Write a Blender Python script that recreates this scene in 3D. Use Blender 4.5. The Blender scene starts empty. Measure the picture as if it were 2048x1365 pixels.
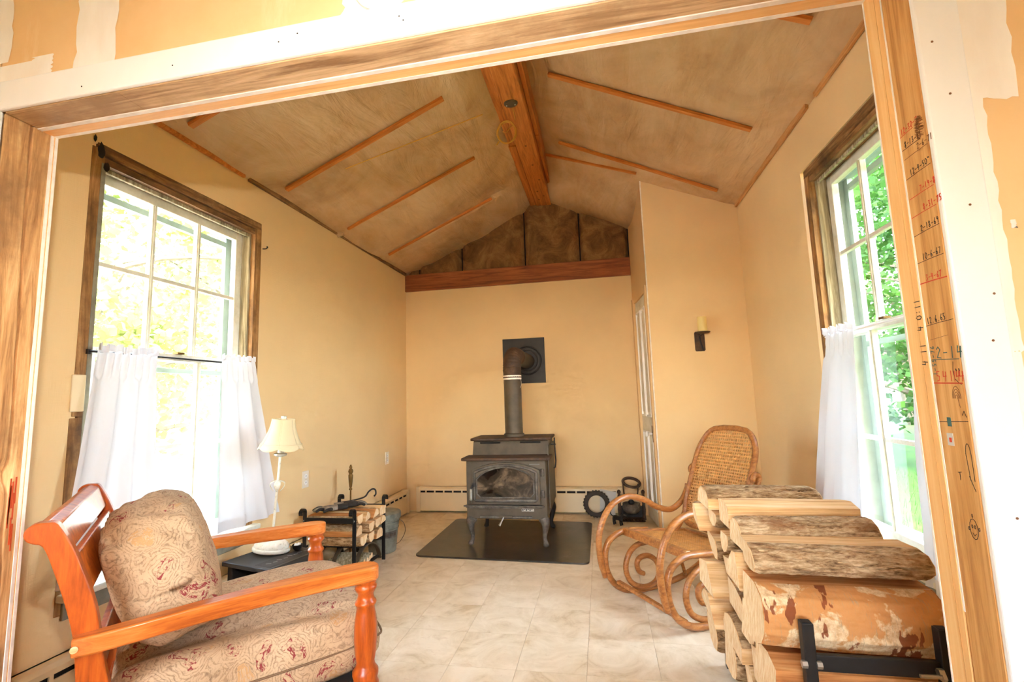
import bpy, bmesh, math, random
from math import sin, cos, pi, radians, sqrt, atan2, hypot, exp
from mathutils import Vector, Matrix, noise
random.seed(7)
SC = bpy.context.scene
COL = SC.collection

# ------------------------------------------------------------------ camera, light, exposure
cam = bpy.data.objects.new('camera', bpy.data.cameras.new('camera')); COL.objects.link(cam)
_r, _u, _f = Vector((.98226162, .18475247, -.03207227)), Vector((.05340021, -.11164823, .99231199)), Vector((-.17975128, .97642265, .11953359))
cam.matrix_world = Matrix(((_r.x, _u.x, -_f.x, 0), (_r.y, _u.y, -_f.y, 0), (_r.z, _u.z, -_f.z, 1.15), (0, 0, 0, 1)))
cam.data.sensor_width = 36; cam.data.lens = 942.34 * 36 / 2048
cam.data.clip_start = .02; cam.data.clip_end = 300
SC.camera = cam

W = bpy.data.worlds.new('sky'); SC.world = W; W.use_nodes = True
_nt = W.node_tree; _bg = _nt.nodes['Background']
_sky = _nt.nodes.new('ShaderNodeTexSky'); _sky.sky_type = 'NISHITA'; _sky.sun_disc = False
_sky.sun_elevation = radians(52); _sky.sun_rotation = radians(165); _sky.air_density = 1.0; _sky.dust_density = 2.0
_hz = _nt.nodes.new('ShaderNodeMixRGB'); _hz.inputs[0].default_value = .6; _hz.inputs[2].default_value = (1.0, 1.0, 1.0, 1)   # bright thin haze over the blue
_nt.links.new(_sky.outputs[0], _hz.inputs[1]); _nt.links.new(_hz.outputs[0], _bg.inputs[0]); _bg.inputs[1].default_value = 3.0

def light(name, kind, loc, energy, color=(1, 1, 1), **kw):
    l = bpy.data.lights.new(name, kind); l.energy = energy; l.color = color
    for k, v in kw.items(): setattr(l, k, v)
    o = bpy.data.objects.new(name, l); COL.objects.link(o); o.location = loc
    return o
sun = light('sun', 'SUN', (0, 0, 30), 3.2, (1, .95, .86), angle=radians(.6))
sun.rotation_euler = Vector((.17, -.72, .67)).to_track_quat('Z', 'Y').to_euler()
flash = light('camera_flash', 'SPOT', (0, -.05, 1.56), 30, (1, .97, .93), shadow_soft_size=.02, spot_size=radians(114), spot_blend=1.0)
flash.rotation_euler = Vector((.36, -.92, .10)).to_track_quat('Z', 'Y').to_euler()
VS = SC.view_settings
VS.view_transform = 'Standard'; VS.look = 'None'; VS.gamma = 1; VS.use_curve_mapping = False
VS.exposure = 2.1
SC.cycles.use_denoising = True
SC.cycles.max_bounces = 7; SC.cycles.diffuse_bounces = 6; SC.cycles.glossy_bounces = 3; SC.cycles.transparent_max_bounces = 10
SC.cycles.caustics_reflective = False; SC.cycles.caustics_refractive = False
SC.cycles.use_adaptive_sampling = True; SC.cycles.adaptive_threshold = .1; SC.cycles.adaptive_min_samples = 20
SC.cycles.sample_clamp_indirect = 8

# ------------------------------------------------------------------ materials
def lin(c): c /= 255; return c / 12.92 if c <= .04045 else ((c + .055) / 1.055) ** 2.4
def K(r, g, b): return (lin(r), lin(g), lin(b), 1)

class Mt:
    def __init__(s, name):
        s.m = bpy.data.materials.new(name); s.m.use_nodes = True
        s.t = s.m.node_tree; s.b = s.t.nodes['Principled BSDF']
    def n(s, kind, **kw):
        nd = s.t.nodes.new('ShaderNode' + kind)
        for k, v in kw.items(): setattr(nd, k, v)
        return nd
    def l(s, a, b): s.t.links.new(a, b)
    def coords(s, scale=(1, 1, 1), kind='Object', rot=(0, 0, 0), rnd=False):
        tc = s.n('TexCoord'); mp = s.n('Mapping')
        mp.inputs['Scale'].default_value = scale; mp.inputs['Rotation'].default_value = rot
        if rnd:
            oi = s.n('ObjectInfo'); mul = s.n('VectorMath', operation='SCALE'); mul.inputs[0].default_value = (37, 19, 23)
            s.l(oi.outputs['Random'], mul.inputs['Scale']); s.l(mul.outputs[0], mp.inputs['Location'])
        s.l(tc.outputs[kind], mp.inputs['Vector'])
        return mp.outputs[0]
    def noise(s, vec, scale=5, detail=5, rough=.55, dist=0):
        nd = s.n('TexNoise'); nd.inputs['Scale'].default_value = scale; nd.inputs['Detail'].default_value = detail
        nd.inputs['Roughness'].default_value = rough; nd.inputs['Distortion'].default_value = dist
        s.l(vec, nd.inputs['Vector']); return nd.outputs['Fac']
    def ramp(s, fac, stops):
        nd = s.n('ValToRGB'); e = nd.color_ramp.elements
        while len(e) < len(stops): e.new(.5)
        for el, (p, c) in zip(e, stops): el.position = p; el.color = c
        s.l(fac, nd.inputs[0]); return nd.outputs[0]
    def mix(s, fac, a, b, mode='MIX'):
        nd = s.n('MixRGB', blend_type=mode)
        for sock, v in ((nd.inputs[0], fac), (nd.inputs[1], a), (nd.inputs[2], b)):
            if hasattr(v, 'is_output') or hasattr(v, 'links') and not isinstance(v, (tuple, float, int)): s.l(v, sock)
            else: sock.default_value = v
        return nd.outputs[0]
    def math(s, op, a, b=0.0):
        nd = s.n('Math', operation=op)
        for sock, v in ((nd.inputs[0], a), (nd.inputs[1], b)):
            if isinstance(v, (float, int)): sock.default_value = v
            else: s.l(v, sock)
        return nd.outputs[0]
    def bump(s, fac, strength=.3, dist=.01):
        nd = s.n('Bump'); nd.inputs['Strength'].default_value = strength; nd.inputs['Distance'].default_value = dist
        s.l(fac, nd.inputs['Height'])
        if s.b.inputs['Normal'].is_linked: s.l(s.b.inputs['Normal'].links[0].from_socket, nd.inputs['Normal'])
        s.l(nd.outputs[0], s.b.inputs['Normal'])
    def base(s, c):
        if isinstance(c, tuple): s.b.inputs['Base Color'].default_value = c
        else: s.l(c, s.b.inputs['Base Color'])
    def set(s, rough=.5, metal=0, spec=.5, coat=0, trans=0):
        s.b.inputs['Roughness'].default_value = rough; s.b.inputs['Metallic'].default_value = metal
        s.b.inputs['Specular IOR Level'].default_value = spec; s.b.inputs['Coat Weight'].default_value = coat
        s.b.inputs['Coat Roughness'].default_value = .12
        return s.m

def plain(name, c, rough=.5, metal=0, spec=.5, coat=0, var=.12, vs=6, bump=0, bs=60, scale=(1, 1, 1)):
    m = Mt(name); v = m.coords(scale)
    f = m.noise(v, vs, 5)
    lo = tuple(x * (1 - var) for x in c[:3]) + (1,); hi = tuple(min(1, x * (1 + var)) for x in c[:3]) + (1,)
    m.base(m.ramp(f, [(.3, lo), (.7, hi)]))
    if bump: m.bump(m.noise(v, bs, 4), bump, .004)
    return m.set(rough, metal, spec, coat)

def wood(name, c1, c2, c3, axis=0, rough=.5, coat=0, grain=9, stretch=.07, bump=.15, dirt=None, spec=.4, rnd=False):
    m = Mt(name); sc = [1, 1, 1]; sc[axis] = stretch
    v = m.coords(tuple(sc), rnd=rnd)
    f = m.noise(v, grain, 8, .6, 1.2)
    g = m.noise(v, grain * 9, 4, .6)
    f2 = m.math('ADD', m.math('MULTIPLY', f, .8), m.math('MULTIPLY', g, .2))
    col = m.ramp(f2, [(.34, c1), (.5, c2), (.66, c3)])
    if dirt:
        d = m.noise(m.coords((1, 1, 1), rnd=rnd), 3.5, 6, .65)
        col = m.mix(m.ramp(d, [(.48, (0, 0, 0, 1)), (.68, (1, 1, 1, 1))]), col, dirt)
    m.base(col)
    if bump: m.bump(f2, bump, .006)
    return m.set(rough, 0, spec, coat)

MAT = {}
def mk_materials():
    # painted textured wall
    def wall(name, c):
        m = Mt(name); v = m.coords()
        f = m.noise(v, 1.6, 4)
        col = m.ramp(f, [(.3, tuple(x * .95 for x in c[:3]) + (1,)), (.7, tuple(min(1, x * 1.04) for x in c[:3]) + (1,))])
        m.base(col)
        w = m.noise(m.coords((3, 3, 110)), 3, 3)
        w2 = m.noise(m.coords((90, 90, 4)), 3, 3)
        m.bump(m.math('ADD', w, w2), .22, .003)
        return m.set(.62, 0, .3)
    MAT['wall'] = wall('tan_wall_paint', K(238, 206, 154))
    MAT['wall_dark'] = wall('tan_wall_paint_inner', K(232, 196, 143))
    # front wall: ochre paper face of drywall
    m = Mt('ochre_board'); v = m.coords()
    f = m.noise(v, 3, 6, .6); g = m.noise(m.coords((1, 1, .25)), 7, 6, .7)
    col = m.ramp(f, [(.3, K(236, 192, 134)), (.6, K(242, 204, 152))])
    col = m.mix(m.ramp(g, [(.58, (0, 0, 0, 1)), (.72, (.7, .7, .7, 1))]), col, K(246, 216, 172))
    m.base(col); m.bump(m.noise(v, 120, 3), .1, .002); MAT['ochre'] = m.set(.75, 0, .2)
    m = Mt('joint_compound'); v = m.coords((1, 1, .3)); m.base(m.ramp(m.noise(v, 14, 5), [(.3, K(243, 233, 220)), (.7, K(252, 248, 240))])); m.bump(m.noise(v, 30, 4), .2, .003); MAT['mud'] = m.set(.8, 0, .2)
    MAT['white_trim'] = plain('white_trim_paint', K(246, 244, 240), .45, var=.03, bump=.08, bs=25, scale=(1, 1, .3))
    MAT['white_chip'] = plain('chipped_white_edge', K(240, 230, 218), .7, var=.12, vs=30, bump=.3, bs=60)
    # sash paint: white with grime
    m = Mt('sash_paint'); v = m.coords(); m.base(m.ramp(m.noise(v, 9, 7, .7), [(.3, K(206, 200, 178)), (.55, K(232, 229, 214)), (.8, K(240, 238, 228))])); m.bump(m.noise(v, 40, 4), .15, .002); MAT['sash'] = m.set(.5, 0, .4)
    MAT['storm'] = plain('storm_frame_paint', K(146, 156, 148), .55, var=.12, vs=12)
    MAT['old_wood'] = wood('old_dark_wood', K(92, 62, 34), K(138, 98, 58), K(176, 134, 88), 1, .8, grain=34, dirt=K(70, 48, 30))
    MAT['old_wood_z'] = wood('old_dark_wood_upright', K(120, 82, 44), K(166, 120, 70), K(198, 152, 98), 2, .8, grain=36, dirt=K(96, 68, 42))
    MAT['weathered'] = wood('weathered_paint_wood', K(96, 82, 60), K(168, 154, 122), K(214, 204, 176), 2, .8, grain=50, stretch=.04, bump=.4)
    MAT['grey_edge'] = plain('grey_edge_paint', K(140, 136, 118), .8, var=.2, vs=20)
    MAT['header'] = wood('header_old_pine', K(150, 112, 74), K(206, 170, 126), K(228, 196, 152), 0, .75, grain=42, stretch=.06, dirt=K(168, 132, 92), bump=.25)
    MAT['post'] = wood('rough_post_wood', K(150, 100, 56), K(206, 154, 98), K(232, 188, 132), 2, .8, grain=40, stretch=.07, dirt=K(150, 110, 70), bump=.4)
    MAT['jamb'] = wood('pine_jamb', K(182, 124, 62), K(214, 158, 90), K(232, 182, 116), 2, .6, grain=46, stretch=.05, bump=.1)
    MAT['jamb_strip'] = wood('orange_pine_strip', K(236, 176, 108), K(244, 192, 124), K(250, 206, 142), 2, .6, grain=36, stretch=.05, bump=.06)
    MAT['strip_x'] = wood('orange_pine_strip_flat', K(224, 164, 98), K(240, 186, 118), K(248, 202, 138), 0, .6, grain=36, stretch=.05, bump=.06)
    MAT['beam'] = wood('varnished_beam', K(150, 84, 30), K(190, 112, 46), K(212, 136, 66), 1, .5, .1, grain=34, bump=.1)
    MAT['beam_x'] = wood('dark_tie_beam', K(110, 56, 24), K(146, 80, 38), K(172, 100, 54), 0, .6, .0, grain=30, bump=.1)
    MAT['batten'] = wood('batten_strip', K(170, 96, 36), K(198, 118, 50), K(220, 144, 74), 0, .55, 0, grain=45, bump=.1)
    MAT['batten_pale'] = wood('pale_ledger_strip', K(176, 122, 68), K(202, 148, 90), K(216, 168, 112), 1, .6, 0, grain=45, bump=.1)
    # insulation sheeting
    m = Mt('ceiling_plastic'); v = m.coords()
    f = m.noise(m.coords((1, 1, 1)), 1.7, 7, .65, .6); g = m.noise(m.coords((1, .3, 1)), 4, 5, .6, 1)
    col = m.ramp(f, [(.28, K(164, 126, 84)), (.5, K(198, 160, 114)), (.72, K(216, 184, 142))])
    col = m.mix(m.ramp(g, [(.4, (0, 0, 0, 1)), (.75, (.5, .5, .5, 1))]), col, K(222, 196, 158)); m.base(col)
    m.bump(m.noise(m.coords((1, .25, 1)), 6, 5, .55, 1.2), .45, .05); m.bump(m.noise(m.coords((1, .5, 1)), 22, 4, .5, 1.0), .10, .010)
    MAT['plastic'] = m.set(.38, 0, .45)
    m = Mt('brown_insulation'); v = m.coords(); f = m.noise(v, 5, 9, .75, .8)
    m.base(m.ramp(f, [(.3, K(92, 66, 36)), (.5, K(134, 98, 58)), (.7, K(166, 128, 82))])); m.bump(m.noise(v, 26, 8, .75), .7, .02); MAT['insul'] = m.set(.9, 0, .15)
    # floor tile
    m = Mt('cream_vinyl_tile'); v = m.coords((1, 1, 1), rnd=True)
    f = m.noise(v, 5.5, 9, .68, .9); g = m.noise(m.coords((1.4, 4, 1), rnd=True), 7, 6, .7, 1.2)
    col = m.ramp(f, [(.3, K(196, 170, 130)), (.44, K(220, 200, 166)), (.62, K(234, 217, 188)), (.8, K(226, 204, 164))])
    col = m.mix(m.ramp(g, [(.60, (0, 0, 0, 1)), (.74, (.55, .55, .55, 1))]), col, K(190, 152, 108)); m.base(col)
    m.bump(m.noise(v, 60, 4), .05, .002); MAT['tile'] = m.set(.42, 0, .4)
    MAT['grout'] = plain('floor_underlay', K(196, 170, 130), .8)
    MAT['sub_floor'] = wood('front_room_boards', K(150, 110, 70), K(180, 140, 96), K(200, 160, 116), 0, .6)
    MAT['plaster'] = plain('white_plaster', K(240, 236, 228), .8, var=.03)
    MAT['heater'] = plain('almond_heater_enamel', K(232, 210, 170), .45, var=.06, vs=4)
    MAT['dark_gap'] = plain('dark_gap', K(26, 20, 16), .9)
    # furniture
    MAT['cherry'] = wood('cherry_stain', K(146, 62, 12), K(190, 90, 22), K(212, 116, 40), 0, .36, .2, grain=24, stretch=.12, bump=.04)
    MAT['cherry_z'] = wood('cherry_stain_upright', K(140, 56, 10), K(184, 82, 18), K(204, 104, 32), 2, .38, .2, grain=24, stretch=.12, bump=.04)
    MAT['arm'] = wood('worn_orange_arm', K(150, 66, 18), K(206, 112, 42), K(228, 146, 76), 0, .34, .2, grain=30, stretch=.08, bump=.05)
    MAT['bent'] = wood('bentwood_oak', K(118, 68, 26), K(160, 98, 44), K(186, 124, 64), 0, .42, .2, grain=45, stretch=.2, bump=.06)
    MAT['cane'] = plain('woven_cane', K(196, 138, 70), .55, var=.2, vs=30, bump=.3, bs=200)
    m = Mt('paisley_fabric'); v = m.coords()
    dn = m.n('TexNoise'); dn.inputs['Scale'].default_value = 7; dn.inputs['Detail'].default_value = 3; m.l(v, dn.inputs['Vector'])
    vm = m.n('VectorMath', operation='SCALE'); m.l(dn.outputs['Color'], vm.inputs[0]); vm.inputs['Scale'].default_value = .16
    va = m.n('VectorMath', operation='ADD'); m.l(v, va.inputs[0]); m.l(vm.outputs[0], va.inputs[1])
    vo = m.n('TexVoronoi'); vo.inputs['Scale'].default_value = 10.5; m.l(va.outputs[0], vo.inputs['Vector'])
    d = vo.outputs['Distance']; rings = m.math('SINE', m.math('MULTIPLY', d, 62.0))
    lace = m.noise(va.outputs[0], 70, 4, .7, 1.0)
    vein = m.math('MULTIPLY', m.math('ADD', m.math('MULTIPLY', rings, .5), .5), lace)
    col = m.ramp(m.noise(v, 6, 4), [(.3, K(184, 152, 118)), (.7, K(206, 176, 142))])
    col = m.mix(m.ramp(vein, [(.36, (0, 0, 0, 1)), (.5, (.6, .6, .6, 1))]), col, K(142, 112, 82))
    lace2 = m.noise(va.outputs[0], 55, 6, .8, 2.2)
    col = m.mix(m.ramp(lace2, [(.53, (0, 0, 0, 1)), (.60, (.6, .6, .6, 1))]), col, K(108, 84, 64))
    # dark red florets in some cells
    core = m.math('MULTIPLY', m.math('LESS_THAN', d, .34), m.math('GREATER_THAN', m.noise(va.outputs[0], 52, 4, .7, 1.2), .55))
    sep = m.n('SeparateColor'); m.l(vo.outputs['Color'], sep.inputs[0])
    red = m.math('MULTIPLY', core, m.math('GREATER_THAN', sep.outputs[0], .42))
    col = m.mix(red, col, K(140, 62, 60))
    gold = m.math('MULTIPLY', m.math('MULTIPLY', m.math('LESS_THAN', d, .3), m.math('LESS_THAN', sep.outputs[0], .35)), m.math('GREATER_THAN', lace, .5))
    col = m.mix(gold, col, K(188, 146, 100)); m.base(col)
    m.bump(m.noise(v, 160, 3), .35, .003); MAT['paisley'] = m.set(.9, 0, .15)
    MAT['piping'] = plain('fabric_piping', K(120, 92, 66), .9)
    # metals
    MAT['iron'] = plain('stove_iron', K(88, 76, 60), .55, .25, .5, var=.3, vs=9, bump=.15, bs=140)
    MAT['iron_dark'] = plain('dark_iron', K(42, 38, 36), .5, .3, .5, var=.3, vs=10, bump=.1, bs=120)
    m = Mt('rust_iron'); v = m.coords(); m.base(m.ramp(m.noise(v, 12, 7, .7), [(.35, K(58, 44, 34)), (.6, K(92, 66, 46)), (.8, K(128, 100, 76))])); m.bump(m.noise(v, 60, 4), .3, .003); MAT['rust'] = m.set(.7, .2)
    m = Mt('ash_dusted_iron'); v = m.coords(); m.base(m.ramp(m.noise(v, 16, 8, .75), [(.4, K(70, 64, 58)), (.62, K(120, 110, 98)), (.8, K(196, 184, 166))])); MAT['ash'] = m.set(.6, .2)
    m = Mt('sooty_glass'); v = m.coords((1, 1, 1.6)); m.base(m.ramp(m.noise(v, 4.5, 6, .6, .8), [(.36, K(14, 12, 10)), (.52, K(60, 50, 40)), (.68, K(132, 112, 88))])); MAT['soot'] = m.set(.12, 0, .5)
    m = Mt('hearth_pad'); v = m.coords(); m.base(m.ramp(m.noise(v, 6, 8, .7, .6), [(.35, K(38, 33, 28)), (.6, K(62, 54, 46)), (.82, K(112, 100, 86))])); m.bump(m.noise(v, 70, 4), .2, .002); MAT['pad'] = m.set(.28, 0, .5)
    MAT['black_metal'] = plain('black_powder_metal', K(36, 33, 31), .5, .3, .5, var=.2)
    MAT['steel'] = plain('bright_bolt_steel', K(196, 194, 186), .35, .9)
    m = Mt('galvanised'); v = m.coords(); m.base(m.ramp(m.noise(v, 14, 7, .7), [(.3, K(104, 104, 92)), (.6, K(150, 150, 134)), (.8, K(178, 176, 158))])); MAT['galv'] = m.set(.55, .35)
    MAT['brass'] = plain('aged_brass', K(122, 92, 46), .45, .7, var=.3, vs=20)
    MAT['black_box'] = plain('black_lacquer', K(32, 30, 29), .4, 0, .5, var=.2)
    MAT['print'] = plain('silver_print', K(150, 150, 146), .6)
    m = Mt('chipped_cream_paint'); v = m.coords(); m.base(m.ramp(m.noise(v, 60, 4, .7), [(.30, K(120, 96, 66)), (.36, K(232, 226, 208)), (.7, K(246, 242, 230))])); MAT['lamp_paint'] = m.set(.55)
    m = Mt('cream_shade'); m.base(K(242, 228, 192)); v = m.coords(); m.bump(m.noise(v, 150, 3), .1, .002); tr = m.n('BsdfTranslucent'); tr.inputs[0].default_value = K(246, 232, 196); mx = m.n('MixShader'); mx.inputs[0].default_value = .35
    m.l(m.b.outputs[0], mx.inputs[1]); m.l(tr.outputs[0], mx.inputs[2]); m.l(mx.outputs[0], m.t.nodes['Material Output'].inputs[0]); MAT['shade'] = m.set(.8)
    m = Mt('white_sheer'); v = m.coords(); m.base(K(228, 227, 230)); m.bump(m.noise(m.coords((30, 30, 260)), 3, 3), .15, .002); tr = m.n('BsdfTranslucent'); tr.inputs[0].default_value = K(214, 216, 222); mx = m.n('MixShader'); mx.inputs[0].default_value = .06
    m.l(m.b.outputs[0], mx.inputs[1]); m.l(tr.outputs[0], mx.inputs[2]); m.l(mx.outputs[0], m.t.nodes['Material Output'].inputs[0]); MAT['sheer'] = m.set(.85, 0, .2)
    m = Mt('window_glass'); t = m.n('BsdfTransparent'); t.inputs[0].default_value = (.94, .97, .95, 1); g = m.n('BsdfGlossy'); g.inputs['Roughness'].default_value = .02; fr = m.n('Fresnel'); fr.inputs[0].default_value = 1.4; mx = m.n('MixShader')
    ge = m.n('NewGeometry'); m.l(m.math('MULTIPLY', fr.outputs[0], m.math('SUBTRACT', 1.0, ge.outputs['Backfacing'])), mx.inputs[0]); m.l(t.outputs[0], mx.inputs[1]); m.l(g.outputs[0], mx.inputs[2]); m.l(mx.outputs[0], m.t.nodes['Material Output'].inputs[0]); MAT['glass'] = m.m
    MAT['wax'] = plain('candle_wax', K(240, 214, 140), .5, var=.06)
    MAT['plate'] = plain('outlet_plastic', K(236, 226, 208), .4, var=.02)
    MAT['rubber'] = plain('black_rubber', K(54, 44, 36), .75, var=.25, vs=20, bump=.3)
    MAT['card'] = plain('white_card', K(206, 200, 190), .8, var=.04)
    MAT['cord'] = plain('black_cord', K(28, 26, 24), .6)
    MAT['cable'] = plain('yellow_cable', K(214, 164, 70), .5)
    MAT['glove_d'] = plain('dark_glove', K(44, 41, 38), .9, var=.3, vs=30)
    MAT['glove_l'] = plain('grey_glove', K(150, 140, 124), .9, var=.35, vs=40)
    MAT['fixture'] = plain('white_enamel', K(244, 243, 240), .35, var=.02)
    MAT['fixture_face'] = plain('frosted_fixture_glass', K(150, 146, 138), .25, var=.04)
    # firewood
    MAT['split'] = wood('split_wood', K(190, 134, 80), K(230, 188, 132), K(248, 220, 174), 0, .9, grain=34, stretch=.035, bump=.7, rnd=True, spec=.15)
    MAT['split_red'] = wood('split_wood_red', K(158, 90, 44), K(204, 140, 82), K(230, 180, 122), 0, .9, grain=28, stretch=.035, bump=.7, rnd=True, spec=.15)
    m = Mt('end_grain'); v = m.coords((1, 1, 1), rnd=True); m.base(m.ramp(m.noise(m.coords((1, 30, 3), rnd=True), 9, 5, .7), [(.34, K(214, 162, 106)), (.5, K(240, 206, 156)), (.66, K(252, 232, 196))])); m.bump(m.noise(m.coords((1, 40, 6), rnd=True), 6, 5), .5, .005); MAT['end'] = m.set(.9, 0, .15)
    def bark(name, a, b, c, d):
        m = Mt(name); v = m.coords((.30, 1, 1), rnd=True); f = m.noise(v, 55, 8, .7, .6); g = m.noise(m.coords((.5, 1, 1), rnd=True), 14, 6, .65); h = m.noise(m.coords((.4, 1, 1), rnd=True), 150, 3, .6)
        col = m.ramp(m.math('ADD', m.math('MULTIPLY', f, .75), m.math('MULTIPLY', h, .25)), [(.36, a), (.47, b), (.60, c)]); col = m.mix(m.ramp(g, [(.55, (0, 0, 0, 1)), (.66, (.75, .75, .75, 1))]), col, d); m.base(col)
        m.bump(f, .9, .008); m.bump(h, .4, .003); return m.set(.95, 0, .1)
    MAT['bark'] = bark('rough_bark', K(104, 76, 52), K(178, 144, 104), K(226, 200, 160), K(152, 104, 66))
    MAT['bark2'] = bark('dark_bark', K(84, 60, 40), K(150, 116, 78), K(202, 170, 128), K(164, 120, 76))
    m = Mt('birch_bark'); f = m.noise(m.coords((1, 1, 1)), 7, 5, .6, .5); g = m.noise(m.coords((2.4, 1, 1)), 8, 4, .55); h = m.noise(m.coords((10, 1, 1)), 26, 5, .7); k = m.noise(m.coords((1, 1, 1)), 60, 6, .75)
    col = m.ramp(k, [(.3, K(196, 150, 100)), (.55, K(232, 204, 160)), (.75, K(246, 228, 194))])
    col = m.mix(m.ramp(f, [(.50, (0, 0, 0, 1)), (.53, (.9, .9, .9, 1))]), col, K(206, 142, 80))
    col = m.mix(m.ramp(h, [(.56, (0, 0, 0, 1)), (.66, (.6, .6, .6, 1))]), col, K(170, 150, 118))
    col = m.mix(m.ramp(g, [(.62, (0, 0, 0, 1)), (.635, (.95, .95, .95, 1))]), col, K(138, 74, 42)); m.base(col); m.bump(g, .6, .01); m.bump(k, .3, .003); MAT['birch'] = m.set(.8, 0, .2)
    # outdoors
    m = Mt('lawn'); v = m.coords(); m.base(m.ramp(m.noise(v, 1.2, 8, .7), [(.3, K(34, 62, 20)), (.6, K(54, 84, 30)), (.8, K(80, 104, 46))])); MAT['lawn'] = m.set(.9, 0, .1)
    MAT['pale_glare'] = plain('pale_glare_ground', K(214, 208, 192), .95, var=.12, vs=3)  # pale base colour stands for overexposed sunlit ground
    def leaf(name, a, b):
        m = Mt(name); oi = m.n('TexCoord'); f = m.noise(m.coords(), .9, 4); c = m.ramp(f, [(.3, a), (.7, b)]); m.base(c)
        tr = m.n('BsdfTranslucent'); m.l(c, tr.inputs[0]); mx = m.n('MixShader'); mx.inputs[0].default_value = .45
        m.l(m.b.outputs[0], mx.inputs[1]); m.l(tr.outputs[0], mx.inputs[2]); m.l(mx.outputs[0], m.t.nodes['Material Output'].inputs[0]); return m.set(.6, 0, .3)
    MAT['leaf'] = leaf('maple_leaf', K(92, 112, 54), K(136, 150, 84))
    MAT['leaf_y'] = leaf('spring_leaf', K(118, 132, 66), K(160, 160, 96))
    MAT['leaf_d'] = leaf('deep_leaf', K(36, 70, 26), K(70, 108, 42))
    MAT['tree_bark'] = plain('tree_bark', K(96, 84, 70), .9, var=.3, vs=8, bump=.4)
    MAT['ink_k'] = plain('black_ink', K(40, 32, 28), .8); MAT['ink_r'] = plain('red_ink', K(206, 66, 40), .8); MAT['ink_t'] = plain('teal_ink', K(70, 104, 96), .8)
    MAT['ink_p'] = plain('faint_pencil', K(122, 80, 44), .8); MAT['knot'] = plain('knot_brown', K(164, 104, 54), .8); MAT['crayon'] = plain('red_crayon', K(206, 78, 34), .8)
    MAT['dandelion'] = plain('dandelion_yellow', K(240, 206, 40), .8)
mk_materials()

# ------------------------------------------------------------------ geometry helpers
class MB:
    def __init__(s): s.v = []; s.f = []
    def add(s, vs, fs):
        o = len(s.v); s.v += [tuple(x) for x in vs]; s.f += [tuple(i + o for i in f) for f in fs]; return s
    def box(s, x0, x1, y0, y1, z0, z1):
        return s.add([(x, y, z) for z in (z0, z1) for y in (y0, y1) for x in (x0, x1)], [(0, 2, 3, 1), (4, 5, 7, 6), (0, 1, 5, 4), (2, 6, 7, 3), (0, 4, 6, 2), (1, 3, 7, 5)])
    def bar(s, a, b, w, h, up=(0, 0, 1)):
        a, b = Vector(a), Vector(b); d = (b - a).normalized(); up = Vector(up)
        if abs(d.dot(up)) > .98: up = Vector((1, 0, 0))
        r = d.cross(up).normalized(); u = r.cross(d)
        vs = [p + r * i * w / 2 + u * j * h / 2 for p in (a, b) for i, j in ((-1, -1), (1, -1), (1, 1), (-1, 1))]
        return s.add(vs, [(3, 2, 1, 0), (4, 5, 6, 7), (0, 1, 5, 4), (1, 2, 6, 5), (2, 3, 7, 6), (3, 0, 4, 7)])
    def tube(s, pts, r, n=8, closed=False, flat=1.0, cap=True):
        pts = [Vector(p) for p in pts]; m = len(pts); rr = r if isinstance(r, (list, tuple)) else [r] * m
        o = len(s.v); prev = None
        for i, p in enumerate(pts):
            a = pts[(i - 1) % m] if (closed or i) else p; b = pts[(i + 1) % m] if (closed or i < m - 1) else p
            d = (b - a).normalized() if (b - a).length > 1e-9 else Vector((0, 0, 1))
            if prev is None:
                u = Vector((0, 0, 1)) if abs(d.z) < .9 else Vector((1, 0, 0))
                u = (u - d * u.dot(d)).normalized()
            else:
                u = prev - d * prev.dot(d); u = u.normalized() if u.length > 1e-6 else d.orthogonal().normalized()
            prev = u; w = d.cross(u)
            for k in range(n):
                t = 2 * pi * k / n; s.v.append(tuple(p + u * cos(t) * rr[i] + w * sin(t) * rr[i] * flat))
        for i in range(m if closed else m - 1):
            for k in range(n):
                a = o + i * n + k; b = o + i * n + (k + 1) % n; c = o + ((i + 1) % m) * n + (k + 1) % n; e = o + ((i + 1) % m) * n + k
                s.f.append((a, b, c, e))
        if cap and not closed: s.f.append(tuple(o + k for k in reversed(range(n)))); s.f.append(tuple(o + (m - 1) * n + k for k in range(n)))
        return s
    def lathe(s, prof, n=24, c=(0, 0, 0), axis='z', sx=1, sy=1, cap=True):
        o = len(s.v); m = len(prof)
        for r, z in prof:
            for k in range(n):
                t = 2 * pi * k / n; p = (r * cos(t) * sx, r * sin(t) * sy, z)
                if axis == 'y': p = (p[0], p[2], p[1])
                elif axis == 'x': p = (p[2], p[0], p[1])
                s.v.append((p[0] + c[0], p[1] + c[1], p[2] + c[2]))
        for i in range(m - 1):
            for k in range(n): s.f.append((o + i * n + k, o + i * n + (k + 1) % n, o + (i + 1) * n + (k + 1) % n, o + (i + 1) * n + k))
        if cap: s.f.append(tuple(o + k for k in reversed(range(n)))); s.f.append(tuple(o + (m - 1) * n + k for k in range(n)))
        return s
    def prism(s, poly, d0, d1, to3):
        n = len(poly); o = len(s.v)
        for d in (d0, d1):
            for p in poly: s.v.append(tuple(to3(p[0], p[1], d)))
        s.f.append(tuple(o + i for i in reversed(range(n)))); s.f.append(tuple(o + n + i for i in range(n)))
        for i in range(n): s.f.append((o + i, o + (i + 1) % n, o + n + (i + 1) % n, o + n + i))
        return s
    def grid(s, fn, nu, nv):
        o = len(s.v)
        for i in range(nu + 1):
            for j in range(nv + 1): s.v.append(tuple(fn(i / nu, j / nv)))
        for i in range(nu):
            for j in range(nv): a = o + i * (nv + 1) + j; s.f.append((a, a + nv + 1, a + nv + 2, a + 1))
        return s

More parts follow.
